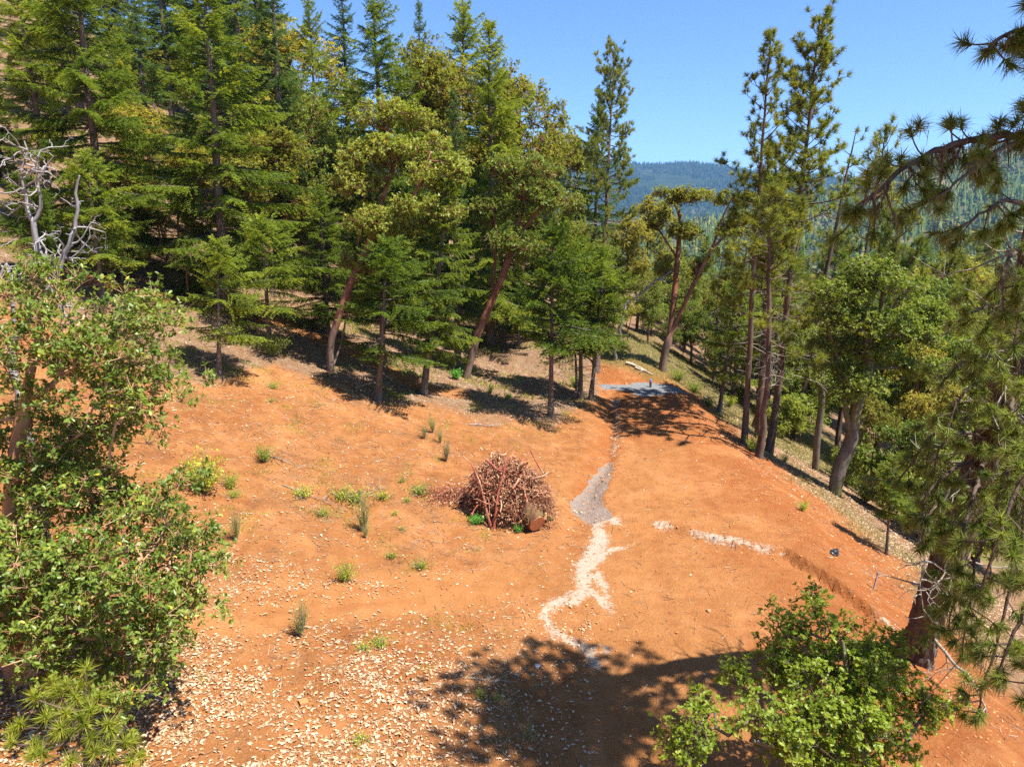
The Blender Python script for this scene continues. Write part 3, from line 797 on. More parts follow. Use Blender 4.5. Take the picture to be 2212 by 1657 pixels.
def skeleton(trunks, R0, attr, r, step=0.4, rtip=0.008, wiggle=0.25):
    """limbs that reach from the trunk lines to every attractor; returns chains of points with radii"""
    pos, par, dirs, prot = [], [], [], []
    for tp in trunks:
        tp = np.array(tp, float); base = -1
        if pos:
            base = int(np.argmin(np.linalg.norm(np.array(pos) - tp[0], axis=1)))
        L = np.r_[0, np.cumsum(np.linalg.norm(np.diff(tp, axis=0), axis=1))]
        n = max(3, int(L[-1] / 0.3)); s = np.linspace(0, L[-1], n)
        q = np.stack([np.interp(s, L, tp[:, k]) for k in range(3)], 1)
        # gentle smoothing
        for _ in range(2): q[1:-1] = 0.25 * q[:-2] + 0.5 * q[1:-1] + 0.25 * q[2:]
        for k in range(n):
            if base >= 0 and k == 0: last = base; continue
            pos.append(q[k]); par.append(last if (k or base >= 0) else -1); last = len(pos) - 1
            dirs.append(norm(q[min(k + 1, n - 1)] - q[max(k - 1, 0)])); prot.append(s[k] / L[-1] if base < 0 else 0.6 + 0.4 * s[k] / L[-1])
    allow = [p_ > 0.28 for p_ in prot]
    P = np.array(pos)
    cent = P[np.array(prot) > 0.5]
    order = np.argsort([np.linalg.norm(cent - a, axis=1).min() + 0.05 * r.random() for a in attr])
    cap = len(pos) + len(attr) * 14
    A = np.empty((cap, 3)); A[:len(pos)] = P; AL = np.zeros(cap, bool); AL[:len(pos)] = allow; nn = len(pos)
    for ai in order:
        a = attr[ai]
        v = a - A[:nn]; d = np.linalg.norm(v, axis=1) + 0.35 * np.maximum(0, -v[:, 2]) + np.where(AL[:nn], 0, 1e6)
        i = int(np.argmin(d)); dist = np.linalg.norm(a - A[i])
        if dist < 0.12: continue
        k = max(1, min(12, int(round(dist / step))))
        p0 = A[i]; d0 = dirs[i]
        c1 = p0 + (0.45 * d0 + 0.55 * norm(a - p0)) * dist * 0.4 + np.array([0, 0, 0.06]) * dist
        prev = i
        for j in range(1, k + 1):
            t = j / k
            q = (1 - t) ** 2 * p0 + 2 * t * (1 - t) * c1 + t * t * a
            if j < k: q = q + r.normal(0, wiggle * 0.16, 3) * min(dist, 1.2)
            A[nn] = q; AL[nn] = True; par.append(prev); dirs.append(norm(q - A[prev])); prev = nn; nn += 1
    par = np.array(par)
    w = np.zeros(nn); kids = [[] for _ in range(nn)]
    for i in range(nn):
        if par[i] >= 0: kids[par[i]].append(i)
    e = 2.3
    for i in range(nn - 1, -1, -1):
        w[i] = rtip ** e if not kids[i] else sum(w[k] for k in kids[i])
    rad = w ** (1 / e)
    rb = rad[0]
    if rb > rtip * 1.01:
        rad = rtip * (rad / rtip) ** (math.log(R0 / rtip) / math.log(rb / rtip))
    chains = []
    stack = [(0, None)]
    while stack:
        i, frm = stack.pop()
        ch = [] if frm is None else [frm]
        while True:
            ch.append(i)
            if not kids[i]: break
            ks = sorted(kids[i], key=lambda k: -rad[k])
            for k in ks[1:]: stack.append((k, i))
            i = ks[0]
        rr = rad[ch].copy()
        if frm is not None: rr[0] = min(rr[0], rr[1] * 1.25)
        chains.append((A[ch].copy(), rr))
    return chains

def leaves(g, P, D, N, L, wr=0.5, tint=0.5, detail=1, r=None, fold=0.25, lobes=False):
    r = r or rng
    D = norm(D); B = norm(np.cross(D, N)); N = np.cross(B, D)
    L = L[:, None]; W = L * wr * 0.5
    if detail == 0:
        V = np.stack([P, P + D * L * 0.5 + B * W + N * W * fold, P + D * L, P + D * L * 0.5 - B * W + N * W * fold], 1)
        n = len(P); i = np.arange(n)[:, None] * 4
        g.add(V.reshape(-1, 3), np.concatenate([i + [0, 1, 2], i + [0, 2, 3]]), np.repeat(tint, 4))
        return
    n = len(P)
    f = fold
    if not lobes:
        pts = [(0, 0, 0), (0.30, 0.9, f), (0.68, 1.0, f), (1.0, 0, -0.15), (0.68, -1.0, f), (0.30, -0.9, f)]
        F = [[0, 1, 2, 3], [0, 3, 4, 5]]
    else:
        pts = [(0, 0, 0), (0.22, 0.55, f), (0.36, 0.42, f), (0.52, 1.15, f), (0.62, 0.5, f), (0.84, 0.85, f), (1.0, 0, 0),
               (0.84, -0.85, f), (0.62, -0.5, f), (0.52, -1.15, f), (0.36, -0.42, f), (0.22, -0.55, f)]
        F = [[0, 1, 2, 6], [2, 3, 4, 6], [0, 6, 10, 11], [10, 6, 8, 9]]
        F3 = [[4, 5, 6], [6, 7, 8]]
    V = np.stack([P + D * L * a + B * W * b + N * W * c for a, b, c in pts], 1)
    k = len(pts); i = np.arange(n)[:, None] * k
    g.add(V.reshape(-1, 3), np.concatenate([i + np.array(q) for q in F]), np.repeat(tint, k))
    if lobes:
        g2 = np.concatenate([i + np.array(q) for q in F3])
        g.F[3].append(g2 + (g.n - len(V.reshape(-1, 3)))); g.M[3].append(np.zeros(len(g2), np.int32))

def leaf_clumps(g, gw, attr, centre, r, twigs=7, per=8, tl=(0.22, 0.5), L=0.12, wr=0.5, detail=0, tone=0.45, spread=0.12, lobes=False, rosette=True, up=0.55, twig_r=0.004, yellow=0.0):
    n = len(attr)
    A = np.repeat(attr, twigs, 0); m = len(A)
    out = norm(A - centre)
    d = norm(r.normal(size=(m, 3)) + 0.7 * out + np.array([0, 0, up]))
    l = r.uniform(tl[0], tl[1], m)
    E = A + d * l[:, None]
    gw.sticks(A, E, twig_r * 1.3, twig_r * 0.6, 0.85)
    ct = np.repeat(np.repeat(np.clip(r.normal(tone, spread, n), 0, 1), twigs), per)
    P = np.repeat(A, per, 0); d2 = np.repeat(d, per, 0); k = len(P)
    f = r.uniform(0.45, 1.0, k) if not rosette else np.where(r.random(k) < 0.6, r.uniform(0.86, 1.0, k), r.uniform(0.4, 0.9, k))
    P = P + d2 * (np.repeat(l, per) * f)[:, None]
    rad = r.normal(size=(k, 3)); rad = norm(rad - d2 * (rad * d2).sum(1, keepdims=True))
    ld = norm(d2 * r.uniform(0.15, 0.7, k)[:, None] + rad + np.array([0, 0, 0.05]))
    N = norm(np.array([0, 0, 1.0]) + d2 * 0.5 + r.normal(0, 0.45, (k, 3)))
    N = norm(N - ld * (N * ld).sum(1, keepdims=True))
    t = np.clip(ct + r.normal(0, spread, k), 0, 0.91)
    if yellow: t = np.where(r.random(k) < yellow, r.uniform(0.93, 1.0, k), t)
    leaves(g, P, ld, N, L * r.uniform(0.65, 1.2, k), wr * 1.0, t, detail, r, 0.3, lobes)

def break_up(ells, r, k=5):
    """turn smooth crown lobes into many smaller uneven ones with gaps between"""
    out = []
    for e in ells:
        c, R_ = np.array(e[:3]), np.array(e[3:6]); m = max(3, int(round(k * (R_.prod() ** (1 / 3)) ** 0.9)))
        for _ in range(m):
            d = norm(r.normal(size=3)) * r.uniform(0.45, 1.0); f = r.uniform(0.28, 0.50)
            out.append([*(c + d * R_ * 0.85), *(R_ * f * np.array([1.1, 1.1, 0.72]))])
    return out

def broadleaf(seed, trunks, R0, ells, n_attr, twigs=7, per=8, L=0.12, wr=0.5, detail=0, tone=0.45, lobes=False, tl=(0.22, 0.5), split_z=None, step=0.45, rtip=0.009, shell=0.5, wiggle=0.3, sides=7, yellow=0.0, tspread=0.12, lobes_k=5):
    r = np.random.default_rng(seed)
    gt, gc = Geo(), Geo()
    w0 = ells; ells = break_up(ells, r, lobes_k)
    attr = ellipsoid_points(ells, n_attr, r, shell, 0.2)
    ch = skeleton(trunks, R0, attr, r, step, rtip, wiggle)
    for P, rad in ch:
        s = sides if rad[0] > 0.05 else (5 if rad[0] > 0.02 else 3)
        mid = 0
        if split_z is not None and rad[0] > 0.5 * R0: mid = 0
        gt.tube(P, rad, s, 0.9, mat=mid, cap=False, wob=0.05 if rad[0] > 0.05 else 0)
    w = np.array([e[3] * e[4] * e[5] for e in ells]); cen = (np.array([e[:3] for e in ells]) * w[:, None]).sum(0) / w.sum()
    cen = cen - np.array([0, 0, 0.6])
    leaf_clumps(gc, gt, attr, cen, r, twigs, per, tl, L, wr, detail, tone, tspread, lobes, yellow=yellow)
    return gt, gc

def dead_branch(g, p0, d0, l, r0, r, depth=2, twist=0.35, tint=0.95, up=0.0):
    n = max(4, int(l / 0.16)); p = [np.array(p0, float)]; d = norm(np.array(d0, float)); ds = [d]
    for i in range(n):
        d = norm(d + r.normal(0, twist, 3) + np.array([0, 0, up])); p.append(p[-1] + d * l / n); ds.append(d)
    p = np.array(p); rad = r0 * (1 - 0.8 * np.linspace(0, 1, n + 1)) + 0.003
    g.tube(p, rad, 6 if r0 > 0.03 else 4, tint, cap=r0 > 0.03, wob=0.08)
    if depth > 0:
        for k in range(int(2 + l * 1.6)):
            i = int(r.integers(max(1, n // 4), n + 1))
            dead_branch(g, p[i], norm(ds[i] + r.normal(0, 0.75, 3)), l * r.uniform(0.22, 0.5), rad[i] * 0.65, r, depth - 1, twist, tint, up)

def base_z(x, y): return float(H(np.array([x]), np.array([y]))[0])

def orient(o, B, T, h, spin, wide=1.0):
    """stand a tree of height h on B with its top at T"""
    v = Vector(T - B); L = v.length; s = L / h
    q = Vector((0, 0, 1)).rotation_difference(v.normalized())
    o.rotation_mode = 'QUATERNION'
    o.rotation_quaternion = q @ Quaternion((0, 0, 1), spin)
    o.scale = (s * wide, s * wide, s); o.location = Vector(B)

def make_tree(name, label, cat, geos, mats, names, group=None, smooth_t=True):
    t = thing(name, label, cat, group=group)
    for g, m, nme in zip(geos, mats, names):
        if g.n: part(nme, g, m, t, smooth_shade=(nme in ('trunk',)))
    return t
# ------------------------------------------------------------------ kinds of tree, built once each and copied
import time as _time
_T0 = _time.time()
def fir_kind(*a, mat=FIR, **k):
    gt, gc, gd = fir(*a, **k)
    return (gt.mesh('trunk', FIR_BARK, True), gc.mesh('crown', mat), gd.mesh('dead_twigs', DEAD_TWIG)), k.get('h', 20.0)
def pine_kind(*a, **k):
    gt, gc, gd = pine(*a, **k)
    return (gt.mesh('trunk', PINE_BARK, True), gc.mesh('crown', PINE), gd.mesh('dead_twigs', DEAD_TWIG)), k.get('h', 19.0)
def broad_kind(*a, h=10.0, mats=(MAD_BARK, MADRONE), **k):
    gt, gc = broadleaf(*a, **k)
    return (gt.mesh('trunk', mats[0], True), gc.mesh('crown', mats[1]), None), h

KIND = {
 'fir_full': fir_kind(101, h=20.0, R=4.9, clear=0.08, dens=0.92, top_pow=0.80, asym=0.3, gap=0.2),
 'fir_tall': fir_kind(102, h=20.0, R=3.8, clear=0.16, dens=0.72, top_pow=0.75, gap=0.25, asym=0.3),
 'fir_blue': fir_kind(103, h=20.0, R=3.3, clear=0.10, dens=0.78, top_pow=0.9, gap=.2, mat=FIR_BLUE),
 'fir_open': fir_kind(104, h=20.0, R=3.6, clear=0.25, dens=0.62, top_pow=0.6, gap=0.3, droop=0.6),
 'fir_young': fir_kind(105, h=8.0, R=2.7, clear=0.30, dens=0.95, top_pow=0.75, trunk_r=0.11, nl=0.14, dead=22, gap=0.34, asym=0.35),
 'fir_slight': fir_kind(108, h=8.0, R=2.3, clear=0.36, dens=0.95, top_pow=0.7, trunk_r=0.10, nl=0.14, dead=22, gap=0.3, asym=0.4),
 'pine_slim': pine_kind(201, h=19.0, R=1.9, clear=0.36, nb=84, sub=6, top_dead=False, trunk_r=0.135, w=0.014),
 'pine_full': pine_kind(202, h=19.0, R=2.5, clear=0.32, nb=120, sub=7, trunk_r=0.16, w=0.014),
 'pine_small': pine_kind(203, h=10.0, R=1.5, clear=0.45, nb=40, sub=6, trunk_r=0.085, dead=14),
 'pine_dead': pine_kind(204, h=14.0, R=1.6, clear=0.45, nb=22, sub=2, trunk_r=0.16, dead=60, top_dead=True, sparse_low=0.3),
 'pine_bushy': pine_kind(205, h=10.0, R=2.2, clear=0.30, nb=64, sub=8, trunk_r=0.14, dead=16),
}
def E(*a): return list(a)
_st = lambda *p: [np.array(q, float) for q in p]
KIND['madrone_round'] = broad_kind(301, [_st((0, 0, -.4), (0.3, 0, 2), (0.2, 0.3, 4.2), (0.1, 0.1, 7)), _st((0.25, 0, 1.8), (-1.1, 0.3, 4), (-1.6, 0, 6.5))], 0.13,
   [E(0.3, 0, 7.2, 2.4, 2.4, 2.2), E(-1.7, 0.3, 5.6, 1.9, 1.9, 2.0), E(1.7, -0.4, 5.2, 1.8, 1.8, 2.2), E(0, 1.2, 4.4, 2, 1.8, 1.6)], 520, h=9.4, L=0.135, per=9)
KIND['madrone_gold'] = broad_kind(302, [_st((0, 0, -.4), (0.2, 0, 2.5), (0.5, 0.3, 5), (0.6, 0.1, 8)), _st((0.2, 0, 2.0), (-0.8, 0.3, 4.4), (-1.0, 0, 7))], 0.12,
   [E(0.6, 0, 8.0, 1.9, 1.9, 1.7), E(-1.2, 0.3, 6.8, 1.6, 1.6, 1.6), E(1.5, -0.4, 6.0, 1.5, 1.5, 1.7)], 420, h=9.7, L=0.135, per=9, mats=(MAD_BARK, MADRONE_GOLD), tone=0.42)
KIND['oak_broad'] = broad_kind(303, [_st((0, 0, -.4), (0.2, 0.1, 2), (-0.2, 0.3, 4), (0.3, 0.1, 6.5)), _st((0.2, 0.1, 2.0), (1.4, 0.3, 3.6), (2.2, 0, 5.2))], 0.14,
   [E(0, 0, 6.6, 2.6, 2.6, 1.9), E(2.0, 0.2, 5.2, 2.0, 2.0, 1.6), E(-1.9, 0.2, 4.8, 1.9, 1.9, 1.7), E(0.2, -0.6, 3.6, 2.2, 2.0, 1.5)], 560, h=8.5, L=0.125, per=9, mats=(OAK_BARK, OAK), wr=0.6)
KIND['madrone_tall'] = broad_kind(304, [_st((0, 0, -.4), (0.5, 0, 3), (1.0, 0.3, 6), (1.1, 0.1, 9))], 0.11,
   [E(1.1, 0, 9.2, 1.9, 1.9, 1.6), E(0.3, 0.5, 7.4, 1.7, 1.7, 1.5), E(1.9, -0.3, 6.6, 1.5, 1.5, 1.3)], 340, h=10.8, L=0.15)
KIND['tree_bush'] = broad_kind(305, [_st((0, 0, -.3), (0.1, 0, 1), (0.1, 0.1, 3)), _st((0.1, 0, 0.8), (-0.8, 0.3, 2.2))], 0.1,
   [E(0, 0, 3.0, 1.8, 1.8, 1.5), E(-1.2, 0.2, 2.2, 1.3, 1.3, 1.3), E(1.2, 0, 2.0, 1.3, 1.3, 1.3)], 330, h=4.5, L=0.125, mats=(OAK_BARK, OAK), wr=0.55)
NAME = {'fir': ('fir_tree', 'fir'), 'pine': ('pine_tree', 'pine'), 'madrone': ('madrone_tree', 'broadleaf tree'), 'oak': ('oak_tree', 'oak'), 'tree': ('bushy_tree', 'broadleaf tree')}
print('kinds', round(_time.time() - _T0, 1), STATS)

SPIN = np.random.default_rng(77)
def stand(kind, B, T, label, wide=1.0, group=None, spin=None):
    meshes, h = KIND[kind]
    nm, cat = NAME[kind.split('_')[0]]
    t = thing(nm, label, cat, group=group)
    for n_, me in zip(('trunk', 'crown', 'dead_twigs'), meshes):
        if me is None or len(me.vertices) == 0: continue
        o = bpy.data.objects.new(n_, me); COL.objects.link(o); o.parent = t
        if n_ == 'dead_twigs': o['kind'] = 'stuff'
    orient(t, np.array(B, float), np.array(T, float), h, SPIN.uniform(0, 6.28) if spin is None else spin, wide)
    return t
def by_base(kind, bx, by, tx, ty, label, wide=1.0, group=None, dy=0.0, spin=None):
    B = cast(bx, by); T = at_depth(tx, ty, B[1] + dy); return stand(kind, B, T, label, wide, group, spin)
def by_top(kind, tx, ty, Y, label, wide=1.0, group=None, lean=0.0, spin=None):
    T = at_depth(tx, ty, Y); x = T[0] - lean; B = np.array([x, Y, base_z(x, Y)])
    return stand(kind, B, T, label, wide, group, spin)

# ---- firs of the left hand forest
by_top('fir_full', 150, -190, 33, 'huge dark fir on the slope behind the silver dead snag', 1.15, lean=0.3)
by_top('fir_tall', 25, -150, 38, 'dark fir at the very edge of the forest, leftmost of all the firs', 1.1)
by_top('fir_full', 442, -75, 33.5, 'broad bright green fir with a dark bare stem showing through its tiers', 1.3, lean=0.4, spin=2.0)
by_base('fir_young', 472, 812, 466, 520, 'low young fir with one wide skirt of branches standing before the broad bright fir', 1.25)
by_top('fir_blue', 575, -160, 44, 'blue green fir rising just behind the broad bright fir', 1.0)
by_top('fir_open', 670, 0, 50, 'slim pointed fir with sky on both sides of its tip, behind yellowish madrones', 0.8)
by_top('fir_blue', 733, -60, 62, 'far dark fir squeezed behind the slim pointed fir', 1.0)
by_top('fir_full', 806, -45, 44, 'tall olive green fir towering over the large round madrone', 1.05, spin=1.0)
by_top('fir_blue', 904, 2, 54, 'dark spire shaped fir between the olive fir and the loose topped fir', 0.75)
by_top('fir_open', 1000, 2, 57, 'loose topped fir with sky showing through its rounded head', 1.15)
by_top('fir_full', 1056, 45, 43, 'full fir at the sky edge of the forest with long right side branches', 1.0, spin=0.5)
by_top('fir_blue', 978, 195, 37, 'blue green narrow fir in front of the full sky edge fir', 0.95)
by_top('fir_tall', 1293, 190, 52, 'dark fir standing against the sky beside the thin leaning pine', 0.85)
by_base('fir_young', 815, 866, 832, 520, 'young fir with drooping fans beside the forked leaning madrone', 1.35, spin=1.2)
by_base('fir_tall', 915, 852, 975, 330, 'fir on a bare slanting stem just left of the leaning red madrone', 1.1)
by_base('fir_slight', 1190, 898, 1196, 490, 'foremost young fir, its slim bare stem nearest the burn pile', 1.05, spin=3.0)
by_base('fir_young', 1255, 862, 1262, 520, 'left one of two close young firs at the head of the ditch', 1.0)
by_base('fir_slight', 1276, 864, 1306, 540, 'right one of two close young firs at the head of the ditch', 1.1, spin=2.2)
by_base('fir_slight', 1246, 845, 1235, 610, 'thin stemmed fir hidden behind the two close young firs', 0.9)
by_top('fir_full', 690, 400, 36, 'deep green fir below the slim pointed one, left of the forked madrone', 1.3)
by_top('fir_slight', 815, 440, 33, 'mid sized fir half hidden under the large round madrone', 1.3)
by_top('fir_tall', 1120, 560, 42, 'short shaded fir behind the leaning red madrone', 1.3)
by_top('fir_slight', 310, 430, 36, 'flat branched fir beside the red stemmed young madrones', 1.5)
by_top('fir_young', 560, 470, 31, 'leafy young fir to the right of the low skirted fir', 1.35)
by_top('fir_full', 250, 60, 40, 'dense fir between the huge dark fir and the broad bright fir', 0.9)
by_top('fir_young', 180, 330, 29, 'small fir with layered fans right behind the silver snag', 1.2)
by_top('fir_slight', 60, 380, 28, 'small fir behind the near madrone at the edge of the picture', 1.2)
by_top('fir_blue', 1215, 470, 46, 'thin dark fir behind the foremost young fir', 0.7)
for k, (tx, ty, Y) in enumerate([(100, -330, 58), (200, -250, 66), (330, -170, 60), (400, -250, 72), (500, -160, 56), (540, -230, 70), (620, 120, 58), (280, -60, 50), (30, -60, 52), (760, 150, 60), (860, 170, 58), (940, 220, 62)]):
    by_top(('fir_tall', 'fir_blue', 'fir_open')[k % 3], tx, ty, Y, 'dark fir filling the back of the forest uphill', 1.15, 'firs at the back of the forest')

# ---- broadleaf trees in and behind the left hand forest
for kind, tx, ty, Y, w, lab in [
 ('madrone_gold', 612, 70, 56, 1.2, 'airy madrone crown left of the slim pointed fir, sky behind it'),
 ('madrone_round', 665, 128, 47, 0.85, 'yellow green madrone below the tip of the slim pointed fir'),
 ('madrone_gold', 922, 112, 49, 0.9, 'rusty yellow madrone crown below the dark spire shaped fir'),
 ('madrone_gold', 990, 142, 50, 0.9, 'yellow madrone crown below the loose topped fir'),
 ('madrone_gold', 1132, 165, 50, 0.95, 'yellowish madrone bulging from the right side of the forest into the sky'),
 ('madrone_gold', 1172, 280, 56, 1.0, 'thin brownish madrone beside the tiny bare topped spire'),
 ('madrone_gold', 560, 280, 40, 1.3, 'sunlit yellow madrone seen through the right side of the broad bright fir'),
 ('madrone_gold', 330, 230, 38, 1.2, 'yellow leaved madrone between the two largest firs'),
 ('madrone_gold', 360, 400, 35, 1.3, 'low madrone with orange leaves under the broad bright fir'),
 ('madrone_round', 640, 300, 45, 1.0, 'pale green madrone between the broad bright fir and the round madrone'),
 ('madrone_tall', 300, 470, 34, 0.9, 'young madrone with a red stem left of the low skirted fir'),
 ('madrone_tall', 395, 500, 33, 0.9, 'slender red madrone just behind the low skirted fir'),
 ('madrone_round', 1190, 400, 47, 0.9, 'madrone behind the leaning red one, paler and further uphill'),
 ('madrone_round', 1260, 470, 50, 0.9, 'green madrone filling the gap below the dark sky fir'),
 ('tree_bush', 250, 500, 32, 1.0, 'low leafy tree in shade behind the near madrone'),
]:
    by_top(kind, tx, ty, Y, lab, w)
by_top('fir_open', 1213, 262, 60, 'tiny bare topped spire poking above the brownish madrone', 0.35)

# ---- pines on the right hand slope
by_base('pine_full', 1290, 800, 1327, 100, 'thin leaning pine against the sky beside the dark fir', 0.8, dy=6.0)
by_base('pine_slim', 1608, 960, 1665, 66, 'straight slim pine with a bare trunk, left one of the two tallest pines', 1.0)
by_base('pine_full', 1660, 978, 1773, 38, 'tallest pine of all, with the thickest straight trunk on the road bank', 1.0)
by_base('pine_small', 1640, 990, 1672, 400, 'slender crooked pine stem standing between the two tallest pines', 1.25)
by_base('pine_bushy', 1643, 950, 1700, 330, 'bushy pine crossing behind the tallest pine trunk', 0.85)
by_top('pine_dead', 1850, 280, 42, 'dying pine with a bare brown top right of the tallest pine', 0.9, lean=1.8)
by_top('pine_small', 1915, 275, 50, 'small headed pine half hidden by the long near pine limb', 0.75, lean=1.0)
by_top('pine_dead', 1745, 430, 38, 'leaning dead conifer hung with grey twigs behind the tallest pine', 1.1, lean=1.8)
by_top('pine_dead', 1620, 480, 46, 'grey bare conifer among the shrubs below the road bank', 1.0, lean=0.3)
by_top('pine_bushy', 1960, 470, 44, 'bright needled pine behind the oaks', 0.8)
by_top('pine_bushy', 2040, 560, 52, 'pine with rounded tufts down in the valley behind the oaks', 1.0)
by_top('pine_bushy', 2130, 640, 56, 'dark pine in the valley behind the huge near pine', 1.0)
by_top('pine_dead', 1700, 560, 44, 'grey branched dying conifer between the pale split oak and the tallest pine', 1.2, lean=0.6)
by_top('pine_dead', 1560, 540, 50, 'grey dead conifer left of the slim pine, wrapped in bare twigs', 1.1)
by_base('fir_young', 1552, 892, 1592, 600, 'dark moss hung fir standing alone below the road bank', 1.0)
by_base('fir_slight', 1915, 1198, 1930, 985, 'thin fir sapling with a bare leaning stem at the foot of the red slope', 1.0)
by_top('fir_young', 1470, 600, 62, 'fir in the shrubs beyond the leaning twin madrone', 0.9)

# ---- broadleaf trees on the right hand slope
for kind, tx, ty, Y, w, lab in [
 ('madrone_gold', 1385, 430, 56, 1.0, 'yellow crowned madrone directly right of the dark sky fir'),
 ('madrone_gold', 1345, 470, 52, 1.0, 'orange tinted madrone beside the dark sky fir, lower than its neighbour'),
 ('madrone_round', 1405, 590, 50, 1.0, 'shady madrone with red limbs behind the white fallen branch'),
 ('madrone_round', 1325, 620, 46, 0.9, 'leafy madrone behind the two close young firs'),
 ('madrone_round', 1490, 560, 58, 1.0, 'green madrone just beyond the leaning twin madrone'),
 ('oak_broad', 1575, 600, 56, 0.9, 'round green tree left of the slim bare pine trunk'),
 ('madrone_tall', 1625, 600, 50, 1.0, 'green tree rising between the slim pine and the slender pine'),
 ('oak_broad', 1700, 640, 46, 1.0, 'broad leafy tree right behind the tallest pine trunk'),
 ('madrone_gold', 1760, 600, 52, 1.0, 'olive yellow tree left of the mossy forked oak'),
 ('oak_broad', 1985, 610, 44, 1.0, 'wide pale green oak right of the mossy forked oak'),
 ('oak_broad', 2075, 660, 40, 0.9, 'oak crown beside the huge near pine, in the lower valley'),
 ('madrone_gold', 2010, 740, 38, 0.85, 'orange flecked madrone under the wide pale oak'),
 ('madrone_round', 1480, 700, 53, 0.9, 'dense green tree behind the dark moss hung fir'),
 ('madrone_round', 1545, 720, 48, 0.9, 'glossy leaved tree just left of the slim bare pine trunk'),
 ('tree_bush', 1700, 850, 40, 1.0, 'low bushy tree at the back of the twin pine trunks'),
 ('tree_bush', 1740, 790, 43, 1.2, 'bushy tree left of the split pale trunk'),
 ('madrone_gold', 1905, 860, 34, 0.8, 'low tree with orange leaves right of the mossy forked oak'),
 ('tree_bush', 1985, 900, 30, 1.0, 'leafy bush tree on the slope behind the fir sapling'),
 ('tree_bush', 2075, 960, 27, 1.0, 'bush tree behind the huge near pine trunk'),
 ('tree_bush', 2160, 900, 30, 1.2, 'large bush tree at the right hand edge behind hanging pine tufts'),
 ('tree_bush', 1610, 830, 46, 1.0, 'bush tree between the moss hung fir and the slim pine'),
 ('tree_bush', 1400, 740, 52, 1.0, 'bushy tree at the back of the grassy shoulder'),
 ('tree_bush', 1340, 735, 49, 0.8, 'small bush tree at the top of the grassy shoulder'),
 ('tree_bush', 1460, 790, 50, 0.7, 'green bush right of the leaning twin madrone'),
 ('tree_bush', 1850, 950, 36, 1.0, 'shady bush tree behind the mossy forked oak'),
]:
    by_top(kind, tx, ty, Y, lab, w)
_r = np.random.default_rng(21)
for k in range(34):
    tx = 1330 + 880 * (k + _r.random()) / 34; Y = _r.uniform(62, 115)
    ty = 585 + _r.uniform(-45, 70) - (Y - 62) * 0.9 + max(0, tx - 1900) * 0.10
    if k % 2: by_top(('fir_tall', 'fir_full', 'pine_bushy')[k % 3], tx, ty - 10, Y, 'conifer in the woods far down the valley side', 1.2, 'conifers far down the valley side')
    else: by_top(('madrone_round', 'oak_broad', 'madrone_gold')[k % 3], tx, ty, Y, 'leafy tree in the woods far down the valley side', 1.2, 'leafy trees far down the valley side')
for k, (tx, ty, Y) in enumerate([(20, 120, 60), (75, -20, 70), (140, 60, 64), (215, 140, 58), (265, -90, 76), (350, 30, 66), (410, 140, 54), (480, 20, 62), (520, 150, 52), (575, 30, 66), (600, 210, 54), (640, 240, 62), (700, 200, 56), (770, 300, 50), (840, 260, 56), (905, 200, 60), (960, 260, 52), (1020, 200, 60), (1080, 260, 56), (1150, 350, 58), (1205, 400, 60), (30, 250, 44), (110, 200, 48), (200, 260, 46), (290, 300, 46), (380, 250, 44), (520, 320, 44), (-40, 60, 46), (-80, 200, 40), (160, -160, 84), (-30, 130, 38), (15, 260, 37), (45, 180, 50), (80, 300, 42), (-90, 0, 52), (0, 20, 70), (-60, -120, 66), (110, -60, 58), (60, -250, 80), (330, -240, 84), (450, -140, 84)]):
    if k % 3 == 2: by_top(('madrone_round', 'madrone_gold')[k % 2], tx, ty + 90, Y, 'madrone in the shade at the back of the forest', 1.35, 'madrones at the back of the forest')
    else: by_top(('fir_full', 'fir_blue')[k % 2], tx, ty, Y, 'dark fir filling the back of the forest uphill', 1.2, 'firs at the back of the forest')
for k, (tx, ty, Y) in enumerate([(1290, 600, 46), (1330, 560, 58), (1360, 640, 47), (1410, 640, 56), (1445, 690, 50), (1500, 650, 52), (1530, 640, 62), (1290, 540, 62), (1590, 690, 52), (1650, 720, 48), (1380, 560, 66), (1450, 560, 68)]):
    by_top(('madrone_round', 'oak_broad', 'madrone_gold', 'tree_bush')[k % 4], tx, ty, Y, 'leafy tree crowding the shady edge beyond the grassy shoulder', 1.15, 'leafy trees beyond the grassy shoulder')
print('placed', round(_time.time() - _T0, 1), STATS)

# ------------------------------------------------------------------ trees with a shape of their own
def own_tree(name, label, cat, base, seed, trunks, R0, ells, n_attr, mats, **k):
    b = np.array(base, float)
    gt, gc = broadleaf(seed, [[np.array(q) - b for q in t] for t in trunks], R0, [[*(np.array(e[:3]) - b), *e[3:]] for e in ells], n_attr, **k)
    t = thing(name, label, cat, b)
    part('trunk', gt, mats[0], t, True); part('crown', gc, mats[1], t)
    return t
def el(px, py, Y, rx, ry, rz):
    p = at_depth(px, py, Y); return [p[0], p[1], p[2], rx, ry, rz]
def tr(Y, *pts):
    return [at_depth(px, py, Y + (q[0] if q else 0)) for px, py, *q in pts]

